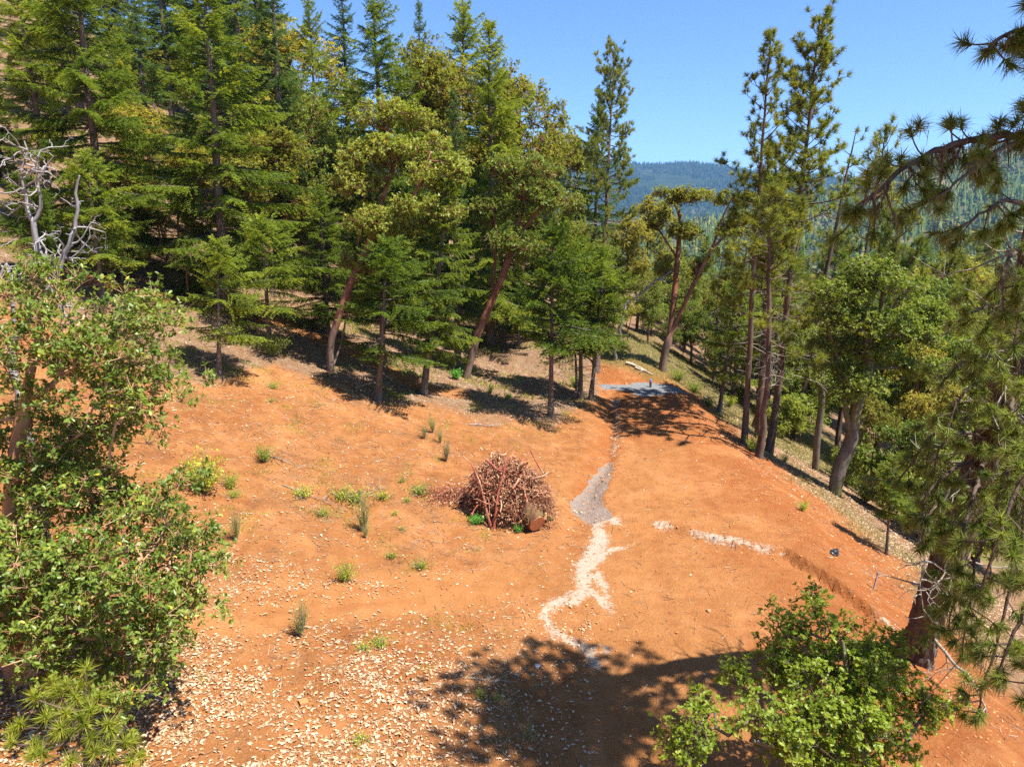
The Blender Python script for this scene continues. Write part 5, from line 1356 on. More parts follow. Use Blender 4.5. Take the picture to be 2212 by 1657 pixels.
# earth and bark core
g = Geo(); m = 420
xx = np.linspace(-1.1, 1.1, 26); yy = np.linspace(-.85, .85, 20); X, Y_ = np.meshgrid(xx, yy)
Zc = heap_z(X * 1.2, Y_ * 1.2) * 0.8 - 0.15 + H(PB[0] + X, PB[1] + Y_) - PB[2]
i = (np.arange(19)[:, None] * 26 + np.arange(25)[None, :]).ravel(); g.add(np.stack([X, Y_, Zc], -1).reshape(-1, 3), np.stack([i, i + 1, i + 27, i + 26], -1), 0.25)
part('heap_core', g, plain_mat('dark_pile_earth', (0.10, 0.052, 0.030), 0.95, 0.1, 0.4, 8), pile, kind='stuff')
def pile_stick(k):
    a = r.uniform(0, 6.28); q = r.random() ** 0.5 * 0.9
    x, y = A_ * q * math.cos(a), B_ * q * math.sin(a); z = float(heap_z(x, y)) * r.uniform(0.72, 1.0) + gz(x, y) * (q) + 0.02
    out = norm(np.array([x / A_, y / B_ * 0.8, 0]) + r.normal(0, 0.25, 3) * [1, 1, 0])
    down = np.array([out[0], out[1], -HP * 0.75 * q - 0.1]); d = norm(down + r.normal(0, 0.55, 3))
    if r.random() < 0.42: d = norm(np.cross(d, [0, 0, 1]) + r.normal(0, .3, 3))
    l = r.uniform(0.35, 1.25); n = 7; p = [np.array([x, y, z]) - d * l * 0.45]
    for j in range(n): d = norm(d + r.normal(0, 0.17, 3)); p.append(p[-1] + d * l / n)
    p = np.array(p)
    ground = np.array([gz(u, v) for u, v in p[:, :2]]); p[:, 2] = np.maximum(p[:, 2], ground + 0.02)
    return p
for k in range(90):
    p = pile_stick(k); r0 = 0.014 + 0.034 * r.random() ** 1.8
    gg = Geo(); gg.tube(p, np.linspace(r0, r0 * .5, len(p)), 6, 0.95, wob=.06)
    part('branch', gg, RED_STICK if r.random() < 0.62 else TAN_STICK, pile, True)
gg = Geo()
for k in range(2200):
    p = pile_stick(k); c = p[3] + r.normal(0, 0.06, 3); s_ = r.uniform(0.25, 0.6)
    p = c + (p - c) * s_ + r.normal(0, 0.012, p.shape); gg.tube(p[::2], np.linspace(1, .4, len(p[::2])) * r.uniform(.005, .014), 3, r.random(), cap=False)
part('twigs', gg, TWIG_PILE, pile, kind='stuff')
gl = Geo(); m = 4200; a = r.uniform(0, 6.28, m); q = r.random(m) ** 0.5 * 1.02
x, y = A_ * q * np.cos(a), B_ * q * np.sin(a); P = np.stack([x, y, heap_z(x, y) * r.uniform(.8, 1.06, m) + H(PB[0] + x, PB[1] + y) - PB[2] + .02], 1)
leaves(gl, P, norm(r.normal(0, 1, (m, 3))), norm(r.normal(0, .6, (m, 3)) + [0, 0, 1]), r.uniform(.05, .11, m), .5, np.clip(r.normal(.62, .25, m), 0, 1), 0, r)
part('dry_leaves', gl, TWIG_PILE, pile, kind='stuff')
# brush lying out to the left of the heap
gl = Geo(); gg = Geo(); m = 1300; x = r.normal(-1.75, .36, m); y = r.normal(.55, .30, m); P = np.stack([x, y, H(PB[0] + x, PB[1] + y) - PB[2] + r.random(m) * .28 * np.exp(-((x + 1.7) / .4) ** 2) + .02], 1)
leaves(gl, P, norm(r.normal(0, 1, (m, 3))), norm(r.normal(0, .6, (m, 3)) + [0, 0, 1]), r.uniform(.05, .10, m), .5, np.clip(r.normal(.5, .25, m), 0, 1), 0, r)
part('dry_leaves', gl, TWIG_PILE, pile, kind='stuff')
for k in range(90):
    x0, y0 = r.normal(-1.6, .4), r.normal(.5, .3); p0 = np.array([x0, y0, gz(x0, y0) + r.uniform(.02, .25)]); dead_branch(gg, p0, [r.normal(), r.normal(), .15], r.uniform(.3, .8), .008, r, 1, .2, tint=.35)
part('twigs', gg, TWIG_PILE, pile, kind='stuff')
# the long red branches leaning on the front, and two sticking up
def pb(pts, r0, r1, mat=RED_STICK):
    p = np.array([at_depth(px, py, PB[1] + dy) - PB for px, py, dy in pts]); L = np.r_[0, np.cumsum(np.linalg.norm(np.diff(p, axis=0), axis=1))]; n = 14; s = np.linspace(0, L[-1], n)
    q = np.stack([np.interp(s, L, p[:, k]) for k in range(3)], 1); q[1:-1] = .25 * q[:-2] + .5 * q[1:-1] + .25 * q[2:]; gg = Geo(); gg.tube(q, np.linspace(r0, r1, n), 7, .95, wob=.06); part('branch', gg, mat, pile, True)
pb([(1063, 1146, -.95), (1052, 1110, -.9), (1044, 1070, -.75), (1036, 1040, -.6), (1018, 1000, -.4), (1000, 985, -.2)], .045, .015)
pb([(1066, 1146, -.95), (1072, 1100, -.9), (1076, 1060, -.75), (1090, 1020, -.55), (1092, 985, -.35)], .05, .02)
pb([(1180, 1030, 0), (1168, 1015, 0), (1160, 1000, 0), (1152, 985, .1), (1145, 972, .1)], .03, .02)
pb([(985, 1085, -.3), (1010, 1050, -.3), (1050, 1020, -.2), (1090, 1010, 0)], .04, .02, TAN_STICK)
pb([(1150, 1035, -.5), (1175, 1028, -.5), (1185, 1020, -.4)], .045, .03, TAN_STICK)
# root stump with a cut face
SB = cast(1152, 1150); SB[2] = base_z(SB[0], SB[1])
stump = thing('root_stump', 'mossy pulled stump with cut orange face and tangled roots at the burn pile', 'stump', SB)
g = Geo(); ax_ = norm(np.array([0.42, -0.62, -0.30])); p0 = np.array([-0.26, 0.50, 0.56]); Ls = 0.72
n = 10; pts = p0 + ax_ * np.linspace(0, Ls, n)[:, None]; rad = np.interp(np.linspace(0, 1, n), [0, .25, .6, 1], [.36, .36, .30, .27])
g.tube(pts, rad, 16, .95, cap=False, wob=.11); part('trunk', g, STUMP_BARK, stump, True)
g = Geo(); g.tube([pts[-1] - ax_ * .03, pts[-1] + ax_ * .012], [.258, .25], 16, .9); part('cut_face', g, CUT_RED, stump)
g = Geo(); g.tube([pts[-1] + [.2, .1, .12], pts[-1] + [.24, .06, .30]], [.07, .03], 5, .9); part('splinter', g, CUT_WOOD, stump)
for k in range(26):
    a = r.uniform(0, 6.28); e1 = norm(np.cross(ax_, [0, 0, 1])); e2 = np.cross(ax_, e1); d = norm((e1 * math.cos(a) + e2 * math.sin(a)) * r.uniform(.5, 1.2) - ax_ * r.uniform(.2, .9) + [0, 0, .12])
    gg = Geo(); dead_branch(gg, p0 + d * .18, d, r.uniform(.45, 1.05), r.uniform(.018, .05), r, 2, .28, .9); part('root', gg, ROOT, stump, True)

gg = Geo()
for k in range(620):
    a = r.uniform(0, 6.28); q = r.random() ** .5; p_ = np.array([-0.20 + .75 * q * math.cos(a), .62 + .45 * q * math.sin(a), .45 + .75 * (1 - q * q) * r.uniform(.4, 1.1)])
    dead_branch(gg, p_, [r.normal(), r.normal() - .3, -.5], r.uniform(.25, .6), r.uniform(.004, .011), r, 0, .3, r.random())
part('fine_roots', gg, tint_mat('hairy_roots', [(0, (0.16, 0.06, 0.03)), (.5, (0.30, 0.135, 0.065)), (1, (0.46, 0.27, 0.14))], .9), stump, kind='stuff')

# ------------------------------------------------------------------ pipe, stake, stones, logs
PB2 = cast(1405, 838)
t = thing('vent_pipe', 'upright grey pipe with a blue cap standing on the gravel', 'pipe', PB2)
g = Geo(); g.tube([(0, 0, -.15), (0, 0, .40)], [.065, .065], 16, .9, cap=False); part('pipe', g, plain_mat('dark_grey_pipe', (0.075, 0.08, 0.095), .45, .5, .15, 20), t, True)
g = Geo(); g.tube([(0, 0, .37), (0, 0, .44), (0, 0, .47)], [.080, .080, .06], 16, .9); part('cap', g, plain_mat('blue_cap', (0.13, 0.19, 0.42), .5, .4, .1, 20), t)
g = Geo(); g.tube([(0, 0, .33), (0, 0, .375)], [.075, .075], 16, .9); part('collar', g, plain_mat('grey_collar', (0.35, 0.36, 0.40), .5, .4, .1, 20), t)
SK = cast(1887, 1272); tip = at_depth(1896, 1238, SK[1]) - SK
t = thing('stake', 'thin pale metal stake leaning on the red slope', 'stake', SK)
g = Geo(); g.tube([tip * -.25, tip], [.022, .022], 8, .9); part('shaft', g, plain_mat('dull_metal', (0.36, 0.31, 0.33), .5, .5, .2, 20), t, True)
g = Geo(); g.tube([tip * .97, tip * 1.04], [.034, .034], 8, .9); part('head', g, plain_mat('rusty_metal', (0.30, 0.20, 0.17), .7, .4, .2, 20), t)
def rock(name, label, cat, p, size, mat, seed, squash=(1, 1, .7), sub=2, jag=.25):
    import bmesh
    bm = bmesh.new(); bmesh.ops.create_icosphere(bm, subdivisions=sub, radius=1.0); rr = np.random.default_rng(seed)
    for v in bm.verts:
        k = 1 + rr.normal(0, jag * .5); v.co = Vector((v.co.x * k * size * squash[0], v.co.y * k * size * squash[1], v.co.z * k * size * squash[2]))
    me = bpy.data.meshes.new(name); bm.to_mesh(me); bm.free(); me.materials.append(mat)
    o = bpy.data.objects.new(name, me); COL.objects.link(o); o.location = (p[0], p[1], p[2] + size * squash[2] * .45); o.rotation_euler = (0, 0, seed * 1.3); tag(o, label, cat); return o
SH = cast(1802, 1198)
BLACK = plain_mat('black_plastic', (0.025, 0.025, 0.028), .28, .6, .3, 14)
lump = rock('plastic_bag', 'crumpled black plastic bag lying at the top edge of the red slope', 'plastic bag', SH, .125, BLACK, 3, (1.25, .85, .8), 3, .30)
STONE = plain_mat('pale_stone', (0.62, 0.57, 0.52), .8, .3, .15, 8)
rock('stone', 'single white stone on the dirt left of the tree shade', 'stone', cast(1161, 1442), .062, STONE, 8)
BROWN_STONE = plain_mat('brown_stone', (0.40, 0.21, 0.11), .9, .2, .25, 8)
for k, (px, py, sz, lab) in enumerate([(1990 - 12, 1330, .10, 'brown stone at the lower end of the long soil crack'), (2115 - 415, 930, .12, 'brown stone at the foot of the bare slim pine'), (1320, 1768 - 820, .08, 'small stone beside the ditch below the two young firs'),
      (1560, 945, .09, 'small brown rock on the upper road edge'), (1530, 1322, .06, 'small rock alone in the middle of the turnaround'), (1090, 1035 - 28, .05, 'pale pebble beside the heap')][:5]):
    rock('stone', lab, 'stone', cast(px, py), sz, BROWN_STONE, 20 + k)
# cut stump and wood block
p = cast(1120, 692); t = thing('cut_stump', 'low round cut stump on the leafy forest floor', 'stump', p)
g = Geo(); g.tube([(0, 0, -.2), (0, 0, .12), (0, 0, .27)], [.32, .27, .25], 14, .9, cap=False, wob=.04); part('trunk', g, STUMP_BARK, t, True)
g = Geo(); g.tube([(0, 0, .25), (0, 0, .275)], [.245, .243], 14, .9); part('cut_face', g, CUT_WOOD, t)
def block(px, py, sx, sy, sz, rot, label):
    import bmesh
    bm = bmesh.new(); bmesh.ops.create_cube(bm, size=1.0)
    for v in bm.verts: v.co = Vector((v.co.x * sx + r.normal(0, .006), v.co.y * sy + r.normal(0, .006), v.co.z * sz + r.normal(0, .004)))
    bmesh.ops.bevel(bm, geom=list(bm.edges), offset=.008, segments=1)
    me = bpy.data.meshes.new('wood_block'); bm.to_mesh(me); bm.free(); me.materials.append(CUT_RED)
    o = bpy.data.objects.new('wood_block', me); COL.objects.link(o); p = cast(px, py); o.location = (p[0], p[1], p[2] + sz * .45); o.rotation_euler = (.05, .04, rot); tag(o, label, 'wood block')
block(657, 1522, .15, .14, .07, .5, 'sawn wood block lying among the pale leaves')
def lay(px0, py0, px1, py1, r0, label, seed, mat=GREY_WOOD, lift=0.0, twigs=3, tl=.5, name='fallen_branch', cat='branch'):
    a, b = cast(px0, py0), cast(px1, py1); n = 7; P = np.array([a + (b - a) * f for f in np.linspace(0, 1, n)])
    for q in P: q[2] = base_z(q[0], q[1]) + r0 * .9
    P[:, 2] += np.linspace(0, lift, n); dead_thing(name, label, cat, P, r0, seed, mat, twigs, tl)
PALE_LOG = bark_mat('pale_bare_log', (0.42, 0.36, 0.28), (0.58, 0.52, 0.44), (0.36, 0.27, 0.19), 6, .2, .85, .4, .02)
lay(1352, 787, 1398, 806, .09, 'pale fallen pole at the top of the red bank behind the gravel', 1, PALE_LOG, 0, 2)
lay(1372, 796, 1410, 812, .06, 'thinner pale pole beside the larger one behind the gravel', 2, PALE_LOG, 0, 1)
lay(1970, 1262, 2000, 1278, .055, 'white bare log in the shade beside the huge pine trunk', 3, GREY_WOOD, 0, 2, .25)
lay(1520, 860, 1546, 874, .07, 'grey rotting log in the grass below the gravel', 4, DEAD_TWIG, 0, 5, .5)
lay(1556, 868, 1580, 884, .05, 'pale stick in the grass right of the grey rotting log', 5, PALE_LOG, 0, 1)
lay(610, 1050, 700, 1085, .018, 'thin dry branch on the bare slope uphill of the weeds', 6, DEAD_TWIG, .05, 7, .6)
lay(576, 985, 640, 1010, .016, 'dry twiggy branch lying below the forest edge', 7, DEAD_TWIG, .05, 8, .6)
lay(770, 1072, 822, 1060, .018, 'grey dry branch between the weeds on the slope', 8, DEAD_TWIG, .03, 6, .5)
lay(1014, 918, 1064, 925, .03, 'bleached branch below the foremost young fir shade', 9, GREY_WOOD, .06, 5, .5)
lay(1705, 1580 - 90, 1690, 1500, .02, 'short pale stick in the tree shade on the road', 10, PALE_LOG, .04, 2, .2)
lay(1010, 1468, 1060, 1476, .016, 'dark stick left of the tree shade', 11, DEAD_TWIG, .03, 5, .4)
lay(1885, 1118, 1930, 1140, .02, 'thin stick in the grass below the mossy oak', 12, DEAD_TWIG, .03, 4, .4)
def air(label, pts, r0, seed, mat, tw=5, tl=.7, name='fallen_branch', cat='branch'):
    dead_thing(name, label, cat, pts, r0, seed, mat, tw, tl)
bb = cast(1345, 700)
Yb = 41.0
p0 = at_depth(1352, 655, Yb); g0 = np.array([p0[0] - .5, Yb + .2, base_z(p0[0] - .5, Yb + .2)])
air('white dead branch propped up against the shady trees behind the ditch', [g0, p0, at_depth(1390, 632, Yb - .2), at_depth(1420, 605, Yb - .3), at_depth(1452, 585, Yb - .4)], .11, 14, GREY_WOOD, 5, 1.1)

# ------------------------------------------------------------------ shrubs and weeds
def bush_geo(seed, h, w, n, L, wr=.5, stems=9, upright=.6, tone=.5):
    r = np.random.default_rng(seed); gs, gl = Geo(), Geo()
    for k in range(stems):
        a = r.uniform(0, 6.28); e = r.uniform(.2, 1.0) * w; hh = h * r.uniform(.55, 1.05)
        tip = np.array([math.cos(a) * e, math.sin(a) * e, hh]); mid = tip * [.45, .45, .5] + r.normal(0, .03, 3)
        gs.tube([[0, 0, -.05], mid, tip], [.009, .007, .003], 4, .8, cap=False)
        m = n // stems; f = r.uniform(.18, 1.0, m)[:, None]; P = np.where(f < .5, mid * f * 2, mid + (tip - mid) * (f - .5) * 2)
        P = P + r.normal(0, .035 + .05 * w, (m, 3)) * (0.4 + f); P[:, 2] = np.maximum(P[:, 2], .02)
        D = norm(r.normal(0, .7, (m, 3)) + [0, 0, upright] + np.array([math.cos(a), math.sin(a), 0]) * .4)
        N = norm(r.normal(0, .6, (m, 3)) + [0, 0, .8]); leaves(gl, P, D, N, L * r.uniform(.6, 1.25, m), wr, np.clip(r.normal(tone, .16, m), 0, 1), 0, r)
    return gs, gl
BUSH = {}
for nm, a, mat in (('leafy', (1, .85, .55, 1500, .065, .55, 22, .3), WEED), ('leafy2', (2, .6, .5, 900, .055, .55, 18, .3), WEED), ('wispy', (3, .95, .26, 1300, .05, .22, 22, .9), WISP), ('wispy2', (4, .75, .22, 900, .05, .22, 16, .9), WISP),
                   ('lush', (5, .30, .38, 900, .05, .75, 22, .2), LUSH), ('low', (6, .22, .42, 420, .05, .5, 16, .2), WEED), ('low2', (7, .16, .28, 260, .045, .5, 12, .2), WEED), ('oakbush', (8, .9, .8, 1600, .07, .6, 22, .3), OAK), ('glossy', (9, .5, .4, 500, .11, .6, 14, .4), LUSH)):
    gs, gl = bush_geo(*a); BUSH[nm] = (gs.mesh('stems', DEAD_TWIG), gl.mesh('leaves', mat))
def bush(nm, px, py, s, label, name='shrub', cat='shrub', group=None, squash=1.0):
    p = cast(px, py); t = thing(name, label, cat, p, group); t.scale = (s, s, s * squash); t.rotation_euler = (0, 0, SPIN.uniform(0, 6.28))
    for n_, me in zip(('stems', 'leaves'), BUSH[nm]):
        o = bpy.data.objects.new(n_, me); COL.objects.link(o); o.parent = t
    return t
for a in [
 ('leafy', 445, 1062, 1.25, 'largest leafy shrub on the bare slope, beside the near madrone'),
 ('leafy2', 498, 1055, .75, 'small leafy shrub right of the largest one'),
 ('low', 505, 1075, .8, 'low leafy tuft below the two shrubs near the madrone'),
 ('wispy', 511, 1168, .85, 'grey green wispy shrub standing alone below the largest leafy shrub'),
 ('leafy2', 571, 1000, .85, 'thin leafy shrub uphill of the weed patch'),
 ('wispy', 785, 1148, 1.05, 'tall wispy green shrub in the middle of the weed patch'),
 ('wispy2', 790, 1162, .55, 'greyish wispy shrub at the foot of the tall one'),
 ('leafy2', 745, 1258, .75, 'bright shrub on the bank above the dirt path'),
 ('wispy2', 650, 1378, 1.05, 'dark wispy shrub at the lower side of the dirt path'),
 ('wispy2', 935, 935, 1.0, 'wispy upright plant uppermost of four in a row above the burn pile'),
 ('wispy2', 917, 948, .75, 'small wispy plant left of the uppermost one'),
 ('wispy2', 952, 958, .8, 'wispy plant in the middle of the row above the burn pile'),
 ('wispy', 964, 998, .8, 'lowest wispy plant of the row above the burn pile'),
 ('glossy', 985, 820, .9, 'bright glossy bush at the foot of the leaning red madrone'),
 ('leafy', 1245, 838, .9, 'dark leafy bush behind the two close young firs'),
 ('glossy', 1098, 862, .45, 'small bright sprig in the forest shade above the foremost fir'),
 ('leafy2', 1060, 850, .7, 'leafy bush in the leaf litter left of the shady sprig'),
 ('oakbush', 1870, 1085, 1.1, 'yellow green bush at the foot of the mossy forked oak'),
 ('oakbush', 1905, 1080, 1.0, 'light green bush right of the mossy oak bush'),
 ('oakbush', 1960, 1110, 1.2, 'broad light bush behind the fir sapling'),
 ('oakbush', 1836, 1050, .8, 'bush between the oak trunks on the slope'),
 ('leafy', 1625, 975, .8, 'yellow green bush between the pine trunks on the bank'),
 ('leafy2', 1695, 1000, .7, 'small pale bush right of the tallest pine foot'),
 ('leafy2', 1735, 1105, .6, 'grassy clump at the top edge of the red slope'),
 ('leafy', 1500, 850, .9, 'green bush in the grass right of the gravel'),
 ('leafy', 1530, 880, .8, 'green bush on the grassy bank left of the moss hung fir'),
 ('leafy', 1575, 880, .9, 'bush right of the moss hung fir'),
 ('oakbush', 1465, 825, .8, 'green bush on the grassy shoulder beyond the pipe'),
 ('oakbush', 590, 770, 1.0, 'dark bush in the forest shade right of the low skirted fir'),
 ('oakbush', 500, 745, .9, 'bush behind the low skirted fir stem'),
 ('oakbush', 415, 640, 1.2, 'green bush under the broad bright fir'),
 ('oakbush', 700, 700, 1.0, 'bush uphill of the forked leaning madrone'),
 ('leafy', 1010, 790, .8, 'green sprouts just right of the leaning madrone foot'),
 ('leafy', 1150, 700, 1.0, 'bush on the leafy floor right of the cut stump'),
 ('oakbush', 1110, 660, 1.0, 'green bush behind the cut stump'),
 ('leafy2', 1395, 1530, .01, '')][:-1]:
    bush(*a)
for a in [
 ('lush', 1027, 1132, .75, 'bright green weed clump left of the two leaning red branches'), ('lush', 1122, 1148, .62, 'round leaved weed mat in front of the root stump'), ('low2', 1190, 1125, .7, 'small weed right of the root stump'),
 ('low', 655, 1075, 1.2, 'yellowish weed patch left of the tall wispy shrub'), ('low', 735, 1080, 1.3, 'yellow green weed patch uphill of the tall wispy shrub'), ('low', 765, 1085, 1.5, 'wide yellow weed patch touching the tall wispy shrub'),
 ('low', 827, 1078, 1.1, 'bright weed tuft right of the wide yellow patch'), ('low', 907, 1070, 1.3, 'bright low weed nearest the brush pile left side'), ('low2', 880, 1085, .8, 'small weed between two bright tufts'), ('low', 700, 1115, .9, 'flat weed left below the tall wispy shrub'),
 ('low2', 866, 1042, .8, 'yellowish weed uphill of the bright low weed'), ('low2', 850, 1115, .7, 'small weed right of the tall wispy shrub'), ('low2', 870, 1148, .6, 'tiny weed downhill of the small weed'), ('low', 912, 1228, .85, 'yellow green weed strip on the smooth slope'), ('low2', 842, 1205, .9, 'weed beside a dry brown stalk'),
 ('low', 820, 1398, .85, 'creeping green weed below the dirt path'), ('low2', 790, 1405, .9, 'dark creeping weed left of the green one'), ('low2', 780, 1600, .8, 'small green weed at the bottom of the leafy ground'), ('low2', 1040, 1505, .7, 'small weed near the left side of the tree shade'), ('low2', 1075, 1512, .6, 'tiny weed next to the tree shade'),
 ('wispy2', 1140, 1605, .45, 'grassy weed inside the left edge of the tree shade'), ('low', 590, 840, 1.0, 'green weeds in the sun below the forest edge'), ('low2', 585, 870, .8, 'yellow green weed below the sunny weeds'), ('low', 455, 1165, .9, 'spreading weed left of the wispy lone shrub')]:
    bush(*a, name='weed', cat='weed')

# ------------------------------------------------------------------ loose stuff on the ground
def scatter(n, xr, yr, dens, seed, budget=30):
    r = np.random.default_rng(seed); X, Y = [], []; c = 0
    for _ in range(budget):
        x = r.uniform(*xr, n); y = yr[0] + (yr[1] - yr[0]) * r.random(n); k = r.random(n) < dens(x, y); X.append(x[k]); Y.append(y[k]); c += k.sum()
        if c >= n: break
    return np.concatenate(X)[:n], np.concatenate(Y)[:n]
def in_view(x, y): return (np.abs(x) < 0.80 * y + 2)
LEAF_TRACK = C([(520, 1300), (700, 1283), (850, 1265), (1010, 1255)])
DITCH_LEAF = C([(1335, 985), (1334, 930), (1330, 880), (1310, 850), (1320, 835)])
def leaf_dens(x, y):
    z = zones(x, y); n = fbm(x * .9, y * .9, 4, 55)
    d = 0.10 + 0.12 * smooth(1.5, 8, ditch_x(y) - x)
    near = smooth(0.6, -2.2, x + n * 3) * smooth(14.2, 12.9, y + n * 2 - 0.12 * x)
    d = d + 0.75 * near * smooth(-.12, .16, n + .05)
    d = d + .95 * smooth(.45, .05, seg_dist(x, y, LEAF_TRACK) - .12) + .5 * smooth(.5, .1, seg_dist(x, y, DITCH_LEAF) - .1)
    d = d + .42 * smooth(-4.5, -7.5, x + n * 4) * smooth(30, 24, y) * smooth(-.15, .1, n)
    d = d + .55 * z['duff'] + .8 * smooth(38.2, 38.9, y) * smooth(40.6, 40, y) * smooth(4, 5, x) * smooth(8, 7, x)
    pad = smooth(0, .5, x - ditch_x(y) - .3) * smooth(.8, -.5, x - edge_x(y)) * (y < 38)
    d = d * (1 - .94 * pad); d = d * (1 - .85 * smooth(.8, .4, seg_dist(x, y, TRACK)))
    d = d + .22 * smooth(1.6, 2.6, x - edge_x(y)) * (y > 14)
    return d * in_view(x, y) * (0.45 + 0.55 * (x < 30)) * smooth(58, 40, y) + 0
LITTER = leaf_mat('fallen_leaves', [(0, (0.17, 0.08, 0.035)), (.2, (0.34, 0.18, 0.09)), (.5, (0.52, 0.35, 0.21)), (1, (0.74, 0.57, 0.39))], .6, .3, .15, 0)
xa, ya = scatter(20000, (-10, 3.5), (7.2, 15.5), leaf_dens, 90, 80); xb, yb = scatter(56000, (-22, 18), (15.5, 58), leaf_dens, 91, 60)
x, y = np.r_[xa, xb], np.r_[ya, yb]
r = np.random.default_rng(92); m = len(x); P = np.stack([x, y, H(x, y) + r.uniform(.004, .03, m)], 1)
g = Geo(); leaves(g, P, norm(r.normal(0, 1, (m, 3)) * [1, 1, .16]), norm(r.normal(0, .24, (m, 3)) + [0, 0, 1]), .03 + .075 * r.random(m) ** 1.3, .52, np.clip(r.normal(.58, .26, m), 0, 1), 0, r, .4)
part('fallen_leaves', g, LITTER, kind='stuff')
def twig_dens(x, y):
    n = fbm(x * .7, y * .7, 4, 66); return np.clip(.25 + 1.1 * smooth(0, .25, n), 0, 1) * (0.25 + .75 * smooth(.2, 1.2, ditch_x(y) - x) + .5 * smooth(0, 1, x - edge_x(y))) * in_view(x, y) * smooth(.5, 1.0, seg_dist(x, y, TRACK))
x, y = scatter(11000, (-18, 15), (8, 42), twig_dens, 93); m = len(x); a = r.uniform(0, 6.28, m); l = r.uniform(.06, .42, m) ** 1.3
A = np.stack([x, y, H(x, y) + .012], 1); X2, Y2 = x + np.cos(a) * l, y + np.sin(a) * l; Bq = np.stack([X2, Y2, H(X2, Y2) + r.uniform(.008, .05, m)], 1)
g = Geo(); g.sticks(A, Bq, r.uniform(.004, .010, m), .003, r.random(m))
part('fallen_twigs', g, tint_mat('ground_twigs', [(0, (0.13, 0.075, 0.045)), (.5, (0.30, 0.19, 0.115)), (1, (0.55, 0.42, 0.30))], .9), kind='stuff')
def clod_dens(x, y):
    r_ = x - edge_x(y); n = fbm(x * 1.3, y * 1.3, 3, 71); s = ditch_x(y) - x
    d = .16 + .8 * smooth(-2.0, -.3, r_ + n * 3) * smooth(3, 1.5, r_) + .8 * smooth(.5, .1, np.abs(s)) * smooth(18, 22, y) + .7 * smooth(.35, .1, seg_dist(x, y, STEP_XY)) + .5 * smooth(.05, .3, n)
    d = d + .5 * smooth(15.5, 13, y) * smooth(1.8, .6, x)
    return np.clip(d, 0, 1) * in_view(x, y)
x, y = scatter(26000, (-16, 14), (8, 40), clod_dens, 95); m = len(x); s = .008 + .030 * r.random(m) ** 3.5
c = np.stack([x, y, H(x, y) + s * .35], 1); o6 = np.array([[1, 0, 0], [0, 1, 0], [-1, 0, 0], [0, -1, 0], [0, 0, .8], [0, 0, -.8]], float)
V = c[:, None, :] + o6[None] * (s[:, None, None] * r.uniform(.6, 1.4, (m, 6, 1))); tri = np.array([[0, 1, 4], [1, 2, 4], [2, 3, 4], [3, 0, 4]])
g = Geo(); g.add(V.reshape(-1, 3), np.concatenate([np.arange(m)[:, None] * 6 + t_ for t_ in tri]), np.repeat(np.clip(r.normal(.45, .2, m), 0, 1), 6))
part('soil_clods', g, tint_mat('soil_clods', [(0, (0.22, 0.075, 0.028)), (.5, (0.40, 0.155, 0.058)), (.85, (0.50, 0.25, 0.11)), (1, (0.66, 0.52, 0.38))], .95, .1), kind='stuff')
def blades(name, n, xr, yr, dens, seed, h, mat, lean=.5, w=.006):
    x, y = scatter(n, xr, yr, dens, seed); r = np.random.default_rng(seed + 1); m = len(x); P = np.stack([x, y, H(x, y)], 1)
    d = norm(r.normal(0, lean, (m, 3)) + [0, 0, 1]); l = h * r.uniform(.5, 1.3, m); b = norm(np.cross(d, r.normal(0, 1, (m, 3)))) * w
    g = Geo(); g.tris(np.stack([P - b, P + b, P + d * l[:, None]], 1), np.clip(r.normal(.5, .22, m), 0, 1)); part(name, g, mat, kind='stuff')
GRASS = leaf_mat('mixed_grass', [(0, (0.09, 0.12, 0.02)), (.45, (0.19, 0.21, 0.04)), (.75, (0.36, 0.31, 0.10)), (1, (0.55, 0.44, 0.20))], .7, .1, .3, 0)
blades('grass', 26000, (2, 24), (14, 56), lambda x, y: zones(x, y)['grass'] * in_view(x, y), 101, .22, GRASS, .45, .010)
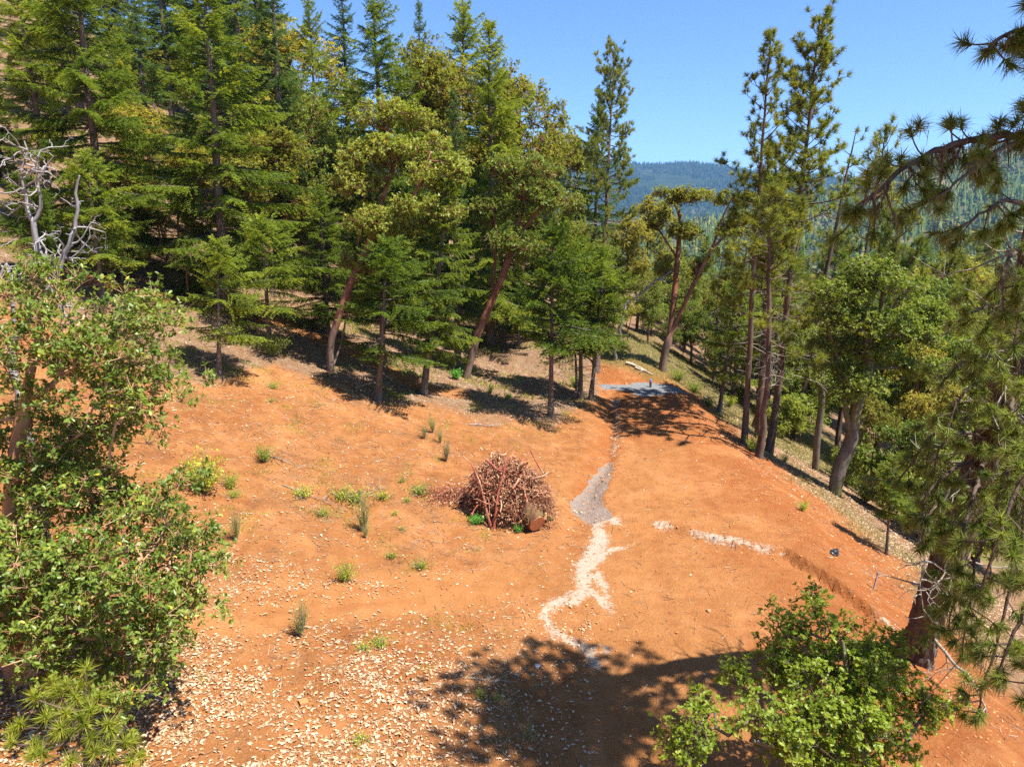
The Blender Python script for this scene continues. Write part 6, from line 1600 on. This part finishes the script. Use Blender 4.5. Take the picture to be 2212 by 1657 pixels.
STRAW = leaf_mat('dry_straw', [(0, (0.33, 0.20, 0.09)), (.5, (0.52, 0.36, 0.19)), (1, (0.70, 0.54, 0.33))], .8, .1, .2, 0)
def straw_d(x, y):
    n = fbm(x * 1.1, y * 1.1, 4, 83); return (smooth(.02, .22, n) * smooth(.8, -.8, x - .6) * smooth(15, 13, y) + .35 * smooth(.1, .25, n) * smooth(-3, -6, x) * smooth(24, 20, y)) * in_view(x, y)
blades('dry_grass', 9000, (-9, 2), (8, 24), straw_d, 103, .12, STRAW, 1.4, .0035)
blades('weed_sprouts', 8000, (-15, 6), (10, 32), lambda x, y: smooth(.12, .24, fbm(x * 1.2, y * 1.2, 4, 87)) * smooth(.5, 2, ditch_x(y) - x) * in_view(x, y) * smooth(.6, 1, seg_dist(x, y, TRACK)), 105, .07, WEED, .9, .011)
blades('forest_undergrowth', 9000, (-24, 6), (24, 55), lambda x, y: zones(x, y)['duff'] * smooth(.02, .2, fbm(x * .6, y * .6, 4, 89)) * in_view(x, y), 107, .22, OAK, .8, .03)

# ------------------------------------------------------------------ air between here and the far hills
def haze_box(density, color):
    import bmesh
    me = bpy.data.meshes.new('haze'); bm = bmesh.new(); bmesh.ops.create_cube(bm, size=1.0)
    lo, hi = np.array([-7600.0, -700.0, -160.0]), np.array([8200.0, 9800.0, 520.0])
    for v in bm.verts: v.co = Vector([(lo[k] + hi[k]) / 2 + v.co[k] * (hi[k] - lo[k]) for k in range(3)])
    bm.to_mesh(me); bm.free()
    m = bpy.data.materials.new('haze'); m.use_nodes = True; nt = m.node_tree; nt.nodes.remove(nt.nodes['Principled BSDF'])
    pv = nt.nodes.new('ShaderNodeVolumePrincipled'); pv.inputs['Density'].default_value = density; pv.inputs['Color'].default_value = (*color, 1); pv.inputs['Anisotropy'].default_value = 0.0
    nt.links.new(pv.outputs[0], nt.nodes['Material Output'].inputs['Volume']); me.materials.append(m)
    o = bpy.data.objects.new('haze', me); COL.objects.link(o); o['kind'] = 'stuff'; o.display_type = 'WIRE'
haze_box(0.00009, (0.25, 0.52, 1.0))
print('all', round(_time.time() - _T0, 1), STATS, len(bpy.data.objects))
